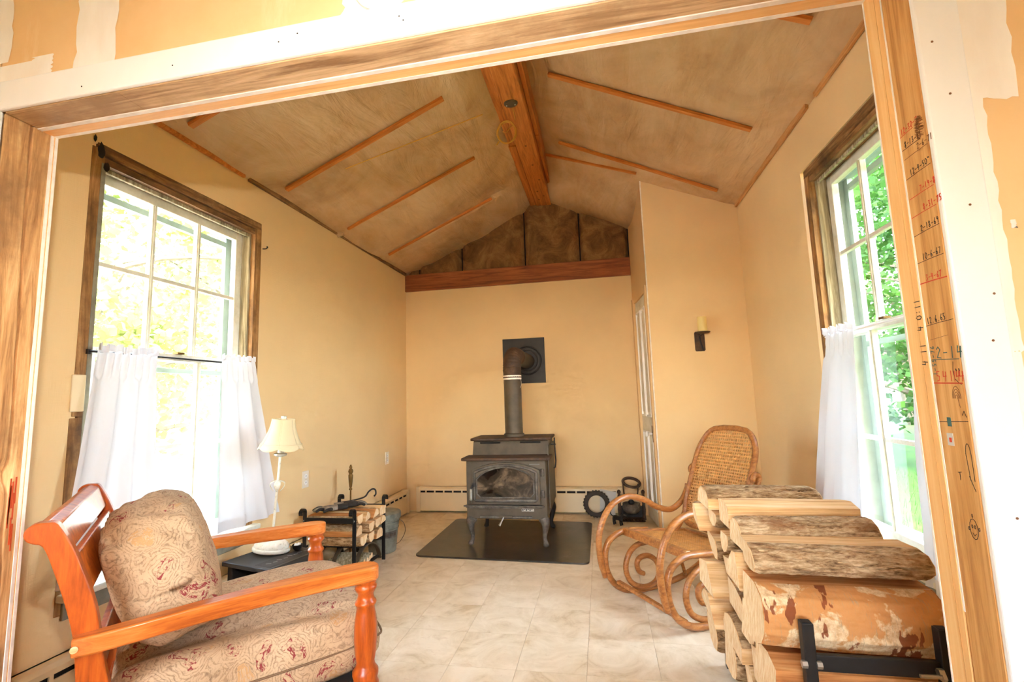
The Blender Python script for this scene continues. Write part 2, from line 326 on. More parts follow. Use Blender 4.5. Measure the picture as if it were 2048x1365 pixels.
def mesh(name, mb, fix=True):
    me = bpy.data.meshes.new(name); me.from_pydata(mb.v, [], mb.f)
    if fix:
        bm = bmesh.new(); bm.from_mesh(me); bmesh.ops.recalc_face_normals(bm, faces=bm.faces); bm.to_mesh(me); bm.free()
    return me
def obj(name, mb, mat, parent=None, smooth=0, bevel=0, kind=None, label=None, fix=True, solid=0):
    me = mb if isinstance(mb, bpy.types.Mesh) else mesh(name, mb, fix)
    if mat and not me.materials: me.materials.append(MAT[mat])
    o = bpy.data.objects.new(name, me); COL.objects.link(o)
    if parent: o.parent = parent
    if solid:
        md = o.modifiers.new('thick', 'SOLIDIFY'); md.thickness = solid; md.offset = 0
    if bevel:
        md = o.modifiers.new('bev', 'BEVEL'); md.width = bevel; md.segments = 2; md.limit_method = 'ANGLE'; md.angle_limit = radians(35)
    if smooth:
        for p in me.polygons: p.use_smooth = True
        if smooth < 2: 
            try: me.set_sharp_from_angle(angle=radians(40))
            except Exception: pass
    if kind: o['kind'] = kind
    if label: o['label'] = label
    return o
def tag(o, label, cat, group=None):
    o['label'] = label; o['category'] = cat
    if group: o['group'] = group
    return o
def thing(name, label, cat, loc=(0, 0, 0), rz=0, group=None):
    o = bpy.data.objects.new(name, None); COL.objects.link(o); o.location = loc; o.rotation_euler = (0, 0, rz); o.empty_display_size = .1
    return tag(o, label, cat, group)
def struct(name, mb, mat, label=None, **kw):
    o = obj(name, mb, mat, kind='structure', **kw)
    if label: o['label'] = label
    return o
def smoothpath(pts, n=6, closed=False):
    P = [Vector(p) for p in pts]; out = []; m = len(P)
    for i in range(m if closed else m - 1):
        if closed: a, b, c, d = P[(i - 1) % m], P[i], P[(i + 1) % m], P[(i + 2) % m]
        else: a, b, c, d = P[max(i - 1, 0)], P[i], P[i + 1], P[min(i + 2, m - 1)]
        for k in range(n):
            t = k / n; out.append(.5 * ((2 * b) + (c - a) * t + (2 * a - 5 * b + 4 * c - d) * t * t + (3 * b - a - 3 * c + d) * t ** 3))
    if not closed: out.append(P[-1])
    return out
def rbox(sx, sy, sz, r, n=3):
    mb = MB(); mb.box(-sx / 2, sx / 2, -sy / 2, sy / 2, -sz / 2, sz / 2); return mb
def sst(t): t = max(0, min(1, t)); return t * t * (3 - 2 * t)

# ------------------------------------------------------------------ room constants (metres; camera stands at x=0 y=0)
XL, XR, YB, YC = -2.084, 1.214, 4.863, 4.121
XC, XCB = .435, .362                      # closet corner, front and back
OL, OR, YN, YF = -1.569, .610, .939, 1.068  # opening between the rooms
OZL, OZR = 1.973, 1.985
def oz(x): return OZL + (OZR - OZL) * (x - OL) / (OR - OL)

# ceiling height
RXL, RXR, RZ = -.64, -.42, 3.20
def ceil_l(x, y):
    t = (x - XL) / (RXL - XL); return 2.545 + .635 * t
def ceil_r(x, y):
    t = (XR - x) / (XR - RXR); z = 2.695 + .735 * t
    sag = sst((y - 3.98) / .8) * .23 * sst((XR - .35 - x) / .5)
    return z - sag

# ================================================================== STRUCTURE
def build_floor():
    fl = struct('floor', MB().box(XL, XR, YF - .13, YB, -.1, -.004), 'grout', 'cream marbled vinyl tile floor of the stove room')
    S_ = .2985; g = .0006
    me = mesh('tile', MB().box(-S_ / 2 + g, S_ / 2 - g, -S_ / 2 + g, S_ / 2 - g, -.004, 0)); me.materials.append(MAT['tile'])
    cut = {}
    ix = range(-7, 6); iy = range(-6, 9)
    for i in ix:
        for j in iy:
            x0 = -.12 + i * S_; y0 = 2.413 + j * S_; x1, y1 = x0 + S_, y0 + S_
            a0, a1, b0, b1 = max(x0, XL), min(x1, XR), max(y0, YF - .13), min(y1, YB)
            if a1 - a0 < .01 or b1 - b0 < .01: continue
            if a1 - a0 > S_ - 1e-4 and b1 - b0 > S_ - 1e-4: m_ = me
            else:
                k = (round(a1 - a0, 3), round(b1 - b0, 3))
                if k not in cut:
                    cut[k] = mesh('tile', MB().box(-k[0] / 2 + g, k[0] / 2 - g, -k[1] / 2 + g, k[1] / 2 - g, -.004, 0)); cut[k].materials.append(MAT['tile'])
                m_ = cut[k]
            t = obj('tile', m_, None, fl); t.location = ((a0 + a1) / 2, (b0 + b1) / 2, 0)
build_floor()
struct('floor_front_room', MB().box(-3.4, 2.8, -3.2, YN - .002, -.1, 0), 'sub_floor', 'bare board floor of the front room')

def build_walls():
    # left wall with window hole
    def pierced(name, xa, xb, y0, y1, ztop, hy0, hy1, hz0, hz1, mat, label):
        mb = MB()
        mb.box(xa, xb, y0, hy0, 0, ztop).box(xa, xb, hy1, y1, 0, ztop).box(xa, xb, hy0, hy1, 0, hz0).box(xa, xb, hy0, hy1, hz1, ztop)
        return struct(name, mb, mat, label)
    pierced('wall_left', XL - .14, XL, YF, YB + .14, 2.60, 1.56, 2.576, .43, 2.30, 'wall', 'tan textured left wall with the tall window')
    pierced('wall_right', XR, XR + .14, YF, YB + .14, 2.78, 1.82, 2.90, .40, 2.40, 'wall', 'tan textured right wall with the tall window')
    wb = struct('wall_back', MB().box(XL - .14, XR + .14, YB, YB + .14, 0, 2.36)  , 'wall', 'tan back wall behind the stove with exposed gable above')
    obj('tie_beam', MB().box(XL, XCB, YB - .022, YB + .1, 2.356, 2.545), 'beam_x', wb, bevel=.004, label='reddish brown beam running across the back wall')
    obj('gable_dark_board', MB().box(XL - .14, XR + .14, YB + .10, YB + .16, 2.36, 3.75), 'dark_gap', wb)  # added near-black board; the dark of the batt gaps is put into its colour
    # insulation batts filling the gable
    edges = [XL + .02, -1.94, -1.44, -.73, -.14, XCB]
    for i in range(len(edges) - 1):
        a, b = edges[i] + .006, edges[i + 1] - .006
        def fn(u, v, a=a, b=b, i=i):
            x = a + (b - a) * u; top = (ceil_l(x, YB) if x < -.53 else ceil_r(x, YB)) + .04
            z = 2.50 + (top - 2.50) * v
            edge = min(u, 1 - u) * (b - a); bul = .035 * sst(edge / .06)
            y = YB + .03 - bul + .018 * noise.noise(Vector((x * 6, z * 6, i * 3.1))) + .008 * noise.noise(Vector((x * 21, z * 17, i)))
            if u in (0, 1): y = YB + .06
            return (x, y, z)
        obj('insulation_batt', MB().grid(fn, 18, 14), 'insul', wb, smooth=2)
    # closet: side wall with door, front wall
    yd0, yd1, zd = 4.215, 4.79, 2.04
    def sx(y): return XC + (XCB - XC) * (y - YC) / (YB - YC)
    mb = MB()
    def seg(y0, y1, z0, z1):
        vs = [(sx(y) + dx, y, z) for z in (z0, z1) for y in (y0, y1) for dx in (0, .09)]
        mb.add(vs, [(0, 2, 3, 1), (4, 5, 7, 6), (0, 1, 5, 4), (2, 6, 7, 3), (0, 4, 6, 2), (1, 3, 7, 5)])
    seg(YC + .004, yd0, 0, 3.15); seg(yd1, YB, 0, 3.15); seg(yd0, yd1, zd, 3.15)
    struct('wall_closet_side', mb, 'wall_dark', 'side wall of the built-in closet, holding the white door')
    mb = MB().prism([(XC, 0), (XR, 0), (XR, 2.76), (XC, 3.08)], YC, YC + .09, lambda a, b, d: (a, d, b))
    struct('wall_closet_front', mb, 'wall', 'narrow tan closet wall with the candle sconce')
    struct('trim_1', MB().box(XC - .004, XC + .006, YC - .004, YC + .01, 0, 3.06), 'white_chip', 'white plaster corner edge of the closet')
    # closet door
    d = struct('door_1', MB().prism([(yd0 + .004, .008), (yd1 - .004, .008), (yd1 - .004, zd - .004), (yd0 + .004, zd - .004)], .012, .045, lambda a, b, t: (sx(a) + t, a, b)), 'sash', 'narrow white panelled closet door')
    for (a, b, z0, z1) in ((yd0 + .08, yd0 + .27, .95, 1.92), (yd0 + .31, yd1 - .08, .95, 1.92), (yd0 + .08, yd0 + .27, .15, .80), (yd0 + .31, yd1 - .08, .15, .80)):
        mb = MB()
        for (p, q) in (((a, z0), (b, z0)), ((b, z0), (b, z1)), ((b, z1), (a, z1)), ((a, z1), (a, z0))):
            mb.bar((sx(p[0]) + .008, p[0], p[1]), (sx(q[0]) + .008, q[0], q[1]), .016, .022, up=(1, 0, 0))
        obj('panel_moulding', mb, 'white_trim', d)
        obj('door_panel', MB().prism([(a + .03, z0 + .03), (b - .03, z0 + .03), (b - .03, z1 - .03), (a + .03, z1 - .03)], .004, .014, lambda p, q, t: (sx(p) + t, p, q)), 'sash', d, bevel=.003)
    k = obj('door_knob', MB().lathe([(.004, -.062), (.018, -.060), (.026, -.050), (.026, -.042), (.016, -.034), (.009, -.030), (.009, .0)], 16, (sx(4.29), 4.29, .80), 'x'), 'fixture', d, smooth=1)
    obj('knob_plate', MB().box(sx(4.29) - .002, sx(4.29) + .012, 4.272, 4.308, .73, .87), 'rust', d, bevel=.002)
    for y in (yd0 - .05, yd1 + .0):
        struct('trim_2' if y < yd1 - .1 else 'trim_3', MB().prism([(y, 0), (y + .05, 0), (y + .05, zd + .05), (y, zd + .05)], -.012, .0, lambda a, b, t: (sx(a) + t, a, b)), 'wall_dark', 'door casing %s the closet door' % ('on the near side of' if y < yd1 - .1 else 'on the far side of'))
build_walls()

def build_front_wall():
    # the wall that holds the wide opening; front-room face at YN, stove-room face at YF
    th = .012
    mb = MB()
    mb.box(-3.4, OL - .036, YN, YF - .004, 0, 3.75).box(OR + .03, 2.8, YN, YF - .004, 0, 3.75)
    mb.prism([(OL - .03, oz(OL) + .03), (OR + .03, oz(OR) + .03), (OR + .03, 3.75), (OL - .03, 3.75)], YN, YF - .004, lambda a, b, t: (a, t, b))
    wf = struct('wall_front', mb, 'ochre', 'ochre drywall around the wide cased opening')
    # joint compound patches, thin and ragged
    def patch(cx0, cx1, z0, z1, seed, rag=.012, n=26, m=8):
        def P(i, j, y):
            v, u = i / n, j / m
            l_ = cx0 + rag * noise.noise(Vector((seed, i * .7, 0))); r_ = cx1 + rag * noise.noise(Vector((seed + 9, i * .7, 3)))
            return (l_ + (r_ - l_) * u, y, z0 + (z1 - z0) * v + rag * noise.noise(Vector((seed, 5, j * .9))) * (1 - v))
        mb = MB(); mb.grid(lambda u, v: P(round(u * n), round(v * m), YN - .0008 - .0002 * (seed % 4)), n, m)
        o = obj('joint_compound', mb, 'mud', wf)
    patch(-1.345, -1.215, 2.04, 2.7, 1.3); patch(-2.2, -1.575, 2.13, 2.7, 4.2, .02); patch(-2.2, -1.47, 2.02, 2.115, 7.7, .03)
    patch(-1.49, -1.42, 2.02, 2.125, 2.9, .02); patch(-.56, -.45, 2.03, 2.3, 5.5, .015)
    patch(.682, .762, 1.655, 2.4, 8.8, .012); patch(.682, .705, 1.2, 1.66, 3.8, .006); patch(.682, .70, .3, 1.2, 6.1, .006); patch(.716, .724, 1.415, 1.43, 2.2, .003)
    # white casing boards
    cs = struct('trim_4', MB().prism([(-3.4, oz(-3.4) + .003), (OR + .072, oz(OR) + .003), (OR + .072, oz(OR) + .083), (-3.4, oz(-3.4) + .09)], YN - th, YN, lambda a, b, t: (a, t, b)), 'white_trim', 'white painted head casing over the opening', bevel=.003)
    cr = struct('trim_5', MB().box(OR + .001, OR + .072, YN - th, YN, 0, oz(OR) + .002), 'white_trim', 'white painted side casing right of the opening', bevel=.003)
    for (x, z) in ((-.41, 2.03), (-.40, 2.018), (-.67, 2.035), (-.72, 2.022), (-1.02, 2.012), (-1.3, 2.0), (.14, 2.03)):
        obj('nail_hole', MB().lathe([(.002, -.0006), (.0018, .0)], 8, (x, YN - th, z), 'y'), 'ink_k', cs)
    for (x, z) in ((.632, 1.775), (.652, 1.46), (.667, 1.30), (.648, 1.67), (.655, 1.22), (.65, .93)):
        obj('nail_hole', MB().lathe([(.0022, -.0006), (.002, .0)], 8, (x, YN - th, z), 'y'), 'ink_p', cr)
    struct('trim_13', MB().box(OL - .075, OL - .006, YN - th, YN, 0, oz(OL) + .002), 'white_trim', 'white painted side casing left of the opening', bevel=.003)
    # header lining: two old boards with a butt joint
    for (a, b, nm) in ((OL, -1.20, 0), (-1.199, OR + .02, 1)):
        struct('trim_6' if nm == 0 else 'trim_7', MB().prism([(a, YN), (b, YN), (b, YF - .052), (a, YF - .052)], 0, .026, lambda x, y, t: (x, y, oz(x) + t)), 'header', 'old stained board under the header, %s' % ('short left piece' if nm == 0 else 'long right piece'))
    hs = struct('trim_8', MB().prism([(OL - .02, YF - .042), (OR + .02, YF - .042), (OR + .02, YF - .010), (OL - .02, YF - .010)], -.002, .03, lambda x, y, t: (x, y, oz(x) + t)), 'strip_x', 'orange strip along the back edge of the header')
    for y0, y1 in ((YF - .053, YF - .041), (YF - .011, YF)):
        obj('plaster_edge', MB().prism([(OL - .02, y0), (OR + .02, y0), (OR + .02, y1), (OL - .02, y1)], -.003, .03, lambda x, y, t: (x, y, oz(x) + t)), 'white_chip', hs)
    # left post: rough old timber with split
    def fn(u, v):
        y = YN + (YF - .017 - YN) * u; z = v * oz(OL)
        cr_ = .010 * exp(-((y - (YN + .075 + .012 * sin(z * 2.2) + .004 * noise.noise(Vector((z * 9, 1, 2))))) / .0022) ** 2)
        ck = .03 * exp(-((z - .985) / .028) ** 2) * sst((YN + .10 - y) / .03)
        return (OL - .001 - .004 * (noise.noise(Vector((y * 22, z * 3, 4))) + .5) - cr_ - ck, y, z)
    lp = struct('trim_9', MB().grid(fn, 60, 120).box(OL - .03, OL - .034, YN, YF - .017, 0, oz(OL)), 'post', 'rough brown timber post left of the opening', smooth=2)
    ls = struct('trim_10', MB().box(OL - .03, OL, YF - .017, YF - .010, 0, oz(OL) - .002), 'white_chip', 'white plaster edge on the left post')
    obj('orange_line', MB().box(OL - .03, OL - .001, YF - .010, YF - .007, 0, oz(OL) - .002), 'strip_x', ls); obj('plaster_edge', MB().box(OL - .03, OL + .001, YF - .007, YF, 0, oz(OL) - .002), 'white_chip', ls)
    mb = MB()
    for i in range(9): y = YF - .030 + random.uniform(-.010, .010); z = 1.0 - .03 - random.random() * .14 - .0; mb.box(OL - .001, OL + .0006, y - .0015, y + .0015, z - .05, z + .02)
    obj('crayon_scribble', mb, 'crayon', lp)
    # right jamb: pencilled pine board and orange strip
    rj = struct('trim_11', MB().box(OR, OR + .03, YN, 1.011, 0, oz(OR)), 'jamb', 'pine jamb board with pencilled height marks')
    rs = struct('trim_12', MB().box(OR - .002, OR + .03, 1.0145, YF - .003, 0, oz(OR) - .001), 'jamb_strip', 'orange pine strip beside the marked jamb')
    obj('plaster_edge', MB().box(OR - .001, OR + .03, 1.0105, 1.0147, .75, oz(OR) - .002), 'white_chip', rs); obj('plaster_edge', MB().box(OR - .003, OR + .03, YF - .004, YF, 0, oz(OR) - .002), 'white_chip', rs)
    obj('pencil_groove', MB().box(OR - .0026, OR - .002, 1.029, 1.0294, 0, oz(OR)), 'jamb', rs)
    # knot in the jamb
    mb = MB()
    for i in range(110):
        a = random.random() * 6.28; r_ = random.random() ** .5; y = .9555 + .010 * r_ * cos(a); z = 1.628 + .024 * r_ * sin(a)
        mb.bar((OR - .0004, y - .003, z - .0015), (OR - .0004, y + .003, z + .0015), .0010, .0012, up=(1, 0, 0))
    obj('knot', mb, 'knot', rj)
    return rj, rs
RJ, RS = build_front_wall()

# handwriting: simple stroke glyphs on unit cells (x 0..0.6, y 0..1)
GL = {'0': [[(.3, 1), (.08, .75), (.08, .25), (.3, 0), (.52, .25), (.52, .75), (.3, 1)]], '1': [[(.3, 1), (.28, 0)]], '2': [[(.08, .8), (.3, 1), (.5, .78), (.1, .05), (.55, .02)]],
      '3': [[(.1, .95), (.45, .95), (.25, .58), (.48, .3), (.3, .02), (.08, .1)]], '4': [[(.15, 1), (.08, .45), (.52, .5)], [(.45, .95), (.36, 0)]], '5': [[(.5, 1), (.15, .98), (.12, .58), (.45, .5), (.42, .08), (.1, .03)]],
      '6': [[(.42, 1), (.12, .5), (.12, .12), (.35, .0), (.5, .2), (.35, .45), (.14, .3)]], '7': [[(.08, .95), (.52, .98), (.25, 0)]], '8': [[(.45, .85), (.28, 1), (.12, .8), (.48, .25), (.28, 0), (.1, .22), (.45, .85)]],
      '9': [[(.48, .8), (.28, 1), (.12, .75), (.3, .55), (.48, .8), (.38, 0)]], '-': [[(.08, .45), (.5, .48)]], '.': [[(.25, .05), (.3, .1)]], ':': [[(.28, .25), (.32, .3)], [(.28, .7), (.32, .75)]], ' ': [], '"': [[(.2, 1), (.2, .8)], [(.4, 1), (.4, .8)]],
      'T': [[(.02, .9), (.6, .98)], [(.32, .94), (.3, 0)]]}
def ribbon(mb, pts, w, X):
    # pts are (y, z) on the jamb plane x = X (faces -x)
    for (a, b) in zip(pts[:-1], pts[1:]):
        d = Vector((b[0] - a[0], b[1] - a[1])); L_ = d.length
        if L_ < 1e-6: continue
        d /= L_; n_ = Vector((-d.y, d.x)) * w / 2; e = d * w * .3
        q = [(a[0] - e.x + n_.x, a[1] - e.y + n_.y), (b[0] + e.x + n_.x, b[1] + e.y + n_.y), (b[0] + e.x - n_.x, b[1] + e.y - n_.y), (a[0] - e.x - n_.x, a[1] - e.y - n_.y)]
        mb.add([(X, y, z) for y, z in q] + [(X + .0006, y, z) for y, z in q], [(0, 1, 2, 3), (7, 6, 5, 4), (0, 4, 5, 1), (1, 5, 6, 2), (2, 6, 7, 3), (3, 7, 4, 0)])
def write(mb, text, y, z, h, w, X, ang=0, pitch=.66, wid=.6):
    # text runs towards smaller y (left to right as seen from the opening)
    c, s_ = cos(ang), sin(ang)
    for i, ch in enumerate(text):
        for st in GL.get(ch, []):
            pts = []
            for (gx, gy) in st:
                px = (i * pitch + gx * wid / .6) * h; py = gy * h + noise.noise(Vector((i * 1.7, gx * 3, z * 9))) * h * .06
                pts.append((y - (px * c - py * s_), z + px * s_ + py * c))
            ribbon(mb, pts, w, X)
def marks():
    X = OR - .0003
    # (text, z of line at the strip side, z at the casing side, colour, text start y, line span)
    rows = [('12-30-7', 1.636, 1.637, 'ink_r', 1.006, 1.010, .972), ('8-13-71', 1.608, 1.606, 'ink_k', 1.001, 1.009, .956), ('2-6-71', 1.588, 1.587, 'ink_p', .968, 1.006, .940),
            ('12-4-50"', 1.548, 1.549, 'ink_k', .996, 1.008, .940), ('7-19-8', 1.507, 1.508, 'ink_r', .976, 1.007, .940), ('8-31-75', 1.470, 1.471, 'ink_r', .974, 1.008, .940),
            ('2-18-69', 1.433, 1.435, 'ink_k', .988, 1.009, .940), ('10-6-67', 1.380, 1.380, 'ink_k', .994, 1.010, .940), ('3-4-67', 1.340, 1.338, 'ink_r', .993, 1.010, .940), ('12.6.65', 1.259, 1.262, 'ink_k', 1.006, 1.010, .940)]
    for (t, za, zb, mt, ty, ya, yb) in rows:
        mb = MB(); th = .0017 if mt != 'ink_r' else .002
        if t.startswith('3-4'): th = .0036
        ribbon(mb, [(ya, za), ((ya + yb) / 2, (za + zb) / 2 + .0006), (yb, zb)], th * .55, X)
        f = (ya - ty) / (ya - yb); zt = za + (zb - za) * f + .003
        write(mb, t, ty, zt, .0115, .0012 if mt != 'ink_r' else .0014, X, atan2(zb - za, ya - yb), .62, .48)
        obj('height_mark', mb, mt, RJ)
    mb = MB(); ribbon(mb, [(1.006, 1.195), (.94, 1.192)], .0012, X); write(mb, '2-14', .994, 1.197, .020, .0018, X, -.04, .85); obj('height_mark', mb, 'ink_t', RJ)
    mb = MB(); ribbon(mb, [(1.010, 1.152), (.94, 1.150)], .002, X); write(mb, '5 4 1144', 1.002, 1.155, .018, .0014, X, -.02, .45); obj('height_mark', mb, 'ink_r', RJ)
    mb = MB(); ribbon(mb, [(1.010, 1.081), (.94, 1.085)], .0012, X); obj('height_mark', mb, 'ink_k', RJ)
    mb = MB(); ribbon(mb, [(1.004, 1.232), (.958, 1.236)], .0006, X); obj('height_mark', mb, 'ink_p', RJ)
    mb = MB(); write(mb, '1-55-76', .998, 1.166, .0095, .0013, X, pi / 2, .85); obj('height_mark', mb, 'ink_t', RJ)
    X2 = OR - .0024
    mb = MB(); write(mb, '4 11', 1.0165, 1.186, .015, .0016, X2, pi / 2, .72); obj('height_mark', mb, 'ink_k', RS)
    mb = MB(); write(mb, '4 0:11', 1.0165, 1.252, .015, .0016, X2, pi / 2, .70); obj('height_mark', mb, 'ink_k', RS)
    # doodles: swirl, arches, face, letter
    mb = MB()
    for k in range(4): ribbon(mb, [(.958 + (.003 + .0022 * k) * cos(a / 8 * pi), 1.124 + (.006 + .005 * k) * sin(a / 8 * pi)) for a in range(9)], .0008, X)
    ribbon(mb, [(.956, 1.125), (.953, 1.108)], .0008, X); obj('doodle', mb, 'ink_p', RJ)
    mb = MB(); ribbon(mb, [(.950 + .006 * cos(a / 8 * pi), 1.025 + .022 * sin(a / 8 * pi)) for a in range(9)] + [(.944, .985)], .0010, X); ribbon(mb, [(.956, 1.03), (.953, .985)], .001, X); ribbon(mb, [(.951, 1.095), (.946, 1.102), (.942, 1.092)], .001, X); write(mb, 'T', .981, .982, .014, .0012, X); ribbon(mb, [(.955, .992), (.945, .968)], .0012, X); obj('doodle', mb, 'ink_k', RJ)
    mb = MB(); ribbon(mb, [(.962 + .009 * cos(a / 6 * pi), .903 + .017 * sin(a / 6 * pi)) for a in range(13)], .001, X)
    for (y, z) in ((.965, .907), (.959, .907), (.973, .902), (.950, .905), (.962, .925)): ribbon(mb, [(y + .0014 * cos(a / 3 * pi), z + .003 * sin(a / 3 * pi)) for a in range(7)], .0009, X)
    ribbon(mb, [(.966, .896), (.962, .892), (.958, .896)], .0009, X); obj('doodle', mb, 'ink_k', RJ)
    mb = MB(); ribbon(mb, [(.955, 1.188), (.958, 1.172), (.956, 1.158), (.947, 1.150), (.942, 1.148)], .0009, X)
    ribbon(mb, [(.951, 1.175), (.950, 1.172)], .002, X); ribbon(mb, [(.944, 1.175), (.943, 1.172)], .002, X); obj('doodle', mb, 'ink_k', RJ)
    obj('torn_sticker', MB().box(X - .0004, X + .0004, .980, .995, 1.040, 1.062), 'card', RJ); obj('torn_sticker', MB().box(X - .0004, X + .0004, .980, .989, 1.074, 1.090), 'ink_t', RJ); obj('torn_sticker', MB().box(X - .0006, X + .0004, .984, .990, 1.046, 1.054), 'ink_r', RJ)
marks()

# ------------------------------------------------------------------ ceiling
def wr(x, y, s): return noise.noise(Vector((x * 3.1 + s, y * 1.3, s))) * .022 + noise.noise(Vector((x * 9 + y * 2, y * 4 + s, 2))) * .007
def build_ceiling():
    RAF = [1.15, 1.92, 2.68, 3.45, 4.20]
    def sagl(y):
        # sheeting billows between battens
        for a, b in zip(RAF[:-1], RAF[1:]):
            if a <= y <= b: return sin(pi * (y - a) / (b - a))
        return .6
    def fl(u, v):
        x = XL - .02 + (RXL + .03 - XL) * u; y = YF - .02 + (YB - YF + .06) * v
        depth = .02 if y < 3.45 else .055
        z = ceil_l(x, y) - depth * sagl(y) * sin(pi * min(1, max(0, u))) ** .7 + wr(x, y, 3)
        if u > .93: z += (u - .93) * 1.2 * (.5 + .5 * noise.noise(Vector((y * 3, 1, 1))))
        return (x, y, z + .012)
    cl = struct('ceiling_left', MB().grid(fl, 60, 120), 'plastic', 'left slope of the ceiling, plastic sheeting over brown insulation', smooth=2)
    RR = [1.2, 2.14, 3.02, 3.92, 4.86]
    def fr(u, v):
        x = RXR - .02 + (XR + .03 - RXR) * u; y = YF - .02 + (YB - YF + .06) * v
        s_ = 0
        for a, b in zip(RR[:-1], RR[1:]):
            if a <= y <= b: s_ = sin(pi * (y - a) / (b - a))
        z = ceil_r(x, y) - (.02 if y < 3.92 else .05) * s_ * sin(pi * min(1, max(0, u))) + wr(x, y, 8)
        pk = .05 * exp(-(((x - 1.02) / .10) ** 2 + ((y - 2.92) / .16) ** 2))
        return (x, y, z + .012 - pk * .3)
    cr = struct('ceiling_right', MB().grid(fr, 60, 120), 'plastic', 'right slope of the ceiling, plastic sheeting over brown insulation', smooth=2)
    # roof boards above, keeping the daylight out
    rf = MB()
    rf.add([(XL - .4, .6, 2.52), (-.53, .6, 3.42), (-.53, YB + .3, 3.42), (XL - .4, YB + .3, 2.52), (XL - .4, .6, 2.62), (-.53, .6, 3.52), (-.53, YB + .3, 3.52), (XL - .4, YB + .3, 2.62)], [(0, 1, 2, 3), (7, 6, 5, 4), (0, 4, 5, 1), (1, 5, 6, 2), (2, 6, 7, 3), (3, 7, 4, 0)])
    rf.add([(XR + .4, .6, 2.66), (-.53, .6, 3.62), (-.53, YB + .3, 3.62), (XR + .4, YB + .3, 2.66), (XR + .4, .6, 2.76), (-.53, .6, 3.72), (-.53, YB + .3, 3.72), (XR + .4, YB + .3, 2.76)], [(0, 1, 2, 3), (7, 6, 5, 4), (0, 4, 5, 1), (1, 5, 6, 2), (2, 6, 7, 3), (3, 7, 4, 0)])
    rf.box(-.56, -.50, .6, YB + .3, 3.40, 3.72)
    struct('roof', rf, 'old_wood', 'roof boards over the stove room')
    # battens
    def batl(y, x0, x1, w=.032):
        a = Vector((x0, y, ceil_l(x0, y) - .010)); b = Vector((x1, y, ceil_l(x1, y) - .010))
        o = obj('batten', MB().bar((0, 0, 0), ((b - a).length, 0, 0), w, .02), 'batten', cl, bevel=.002); o.location = a; o.rotation_euler = (b - a).to_track_quat('X', 'Z').to_euler()
    batl(2.68, -1.99, -.89); batl(3.45, -1.985, -.89, .022); batl(4.20, -1.975, -.925, .02); batl(1.92, -1.985, -1.2)
    def batr(y, x0, x1, y2=None, w=.032, dz=0):
        a = Vector((x0, y, ceil_r(x0, y) - .010 - dz)); b = Vector((x1, y2 or y, ceil_r(x1, y2 or y) - .010))
        o = obj('batten', MB().bar((0, 0, 0), ((b - a).length, 0, 0), w, .02), 'batten', cr, bevel=.002); o.location = a; o.rotation_euler = (b - a).to_track_quat('X', 'Z').to_euler()
    batr(3.02, 1.015, -.24, 2.99); batr(3.92, 1.02, -.245, 3.88, .028); batr(2.14, 1.01, .3); batr(4.03, .40, -.41, 4.14, .02)
    obj('staple_string', MB().tube([(-1.62 + .011 * i * 4.6, 2.78 + .22 * i / 18, ceil_l(-1.62 + .05 * i, 3) - .022) for i in range(19)], .0035, 5), 'cable', cl)
    # ledger strips along the eaves
    def ledger(name, x, z, y0, y1, mat, par, sgn):
        obj(name, MB().bar((x, y0, z), (x, y1, z - .0), .018, .05, up=(0, 0, 1)), mat, par, bevel=.003)
    for (y0, y1) in ((YF, 2.60), (2.70, YC - .01)): ledger('ledger_strip', XR - .012, 2.712, y0, y1, 'batten_pale', cr, 1)
    ledger('ledger_strip', XL + .012, 2.562, YF, 2.40, 'batten', cl, -1); ledger('ledger_strip', XL + .010, 2.560, 2.44, YB - .02, 'old_wood', cl, -1)
    obj('torn_sheet_tab', MB().grid(lambda u, v: (XL + .02 + .03 * u + .008 * sin(v * 7), 3.42 + .05 * u + .01 * v, 2.58 - .075 * v * (1 - .5 * u)), 6, 6), 'plastic', cl, smooth=2, solid=.002)
    # ridge beam
    rb = struct('ridge_beam', MB().box(RXL + .06, RXR, YF, YB + .02, RZ, 3.46), 'beam', 'orange varnished ridge beam under the roof', bevel=.004)
    obj('side_plank', MB().box(RXL, RXL + .056, YF, 3.62, RZ + .018, 3.46), 'beam', rb, bevel=.003); obj('side_plank', MB().box(RXL - .006, RXL + .056, 3.63, YB + .02, RZ + .012, 3.46), 'beam', rb, bevel=.003)
    obj('side_plank', MB().box(RXR + .003, RXR + .035, YF, 3.60, RZ + .07, 3.5), 'beam', rb, bevel=.003); obj('side_plank', MB().box(RXR + .003, RXR + .030, 3.61, YB + .02, RZ + .07, 3.5), 'beam', rb, bevel=.003)
    for (x, y) in ((-.50, 3.62), (-.49, 3.95), (-.47, 4.25), (-.52, 4.5), (-.47, 4.62), (-.53, 4.7)):
        obj('nail_dimple', MB().lathe([(.010, -.001), (.007, .002)], 10, (x, y, RZ), sy=1.3), 'ink_p', rb)
    # junction box and coil of cable
    jb = thing('junction_box', 'grey round junction box screwed under the ridge beam', 'junction box', (-.512, 3.03, RZ))
    obj('box_body', MB().lathe([(.046, 0), (.046, -.012), (.040, -.018), (.01, -.020)], 18, sx=1.05, sy=.75), 'iron', jb, smooth=1)
    for x in (-.03, .03): obj('screw', MB().lathe([(.006, -.022), (.006, -.014)], 8, (x, 0, 0)), 'steel', jb)
    cc = thing('cable_coil', 'coil of thin yellow cable hanging from the ridge beam', 'cable', (-.585, 3.24, RZ - .02))
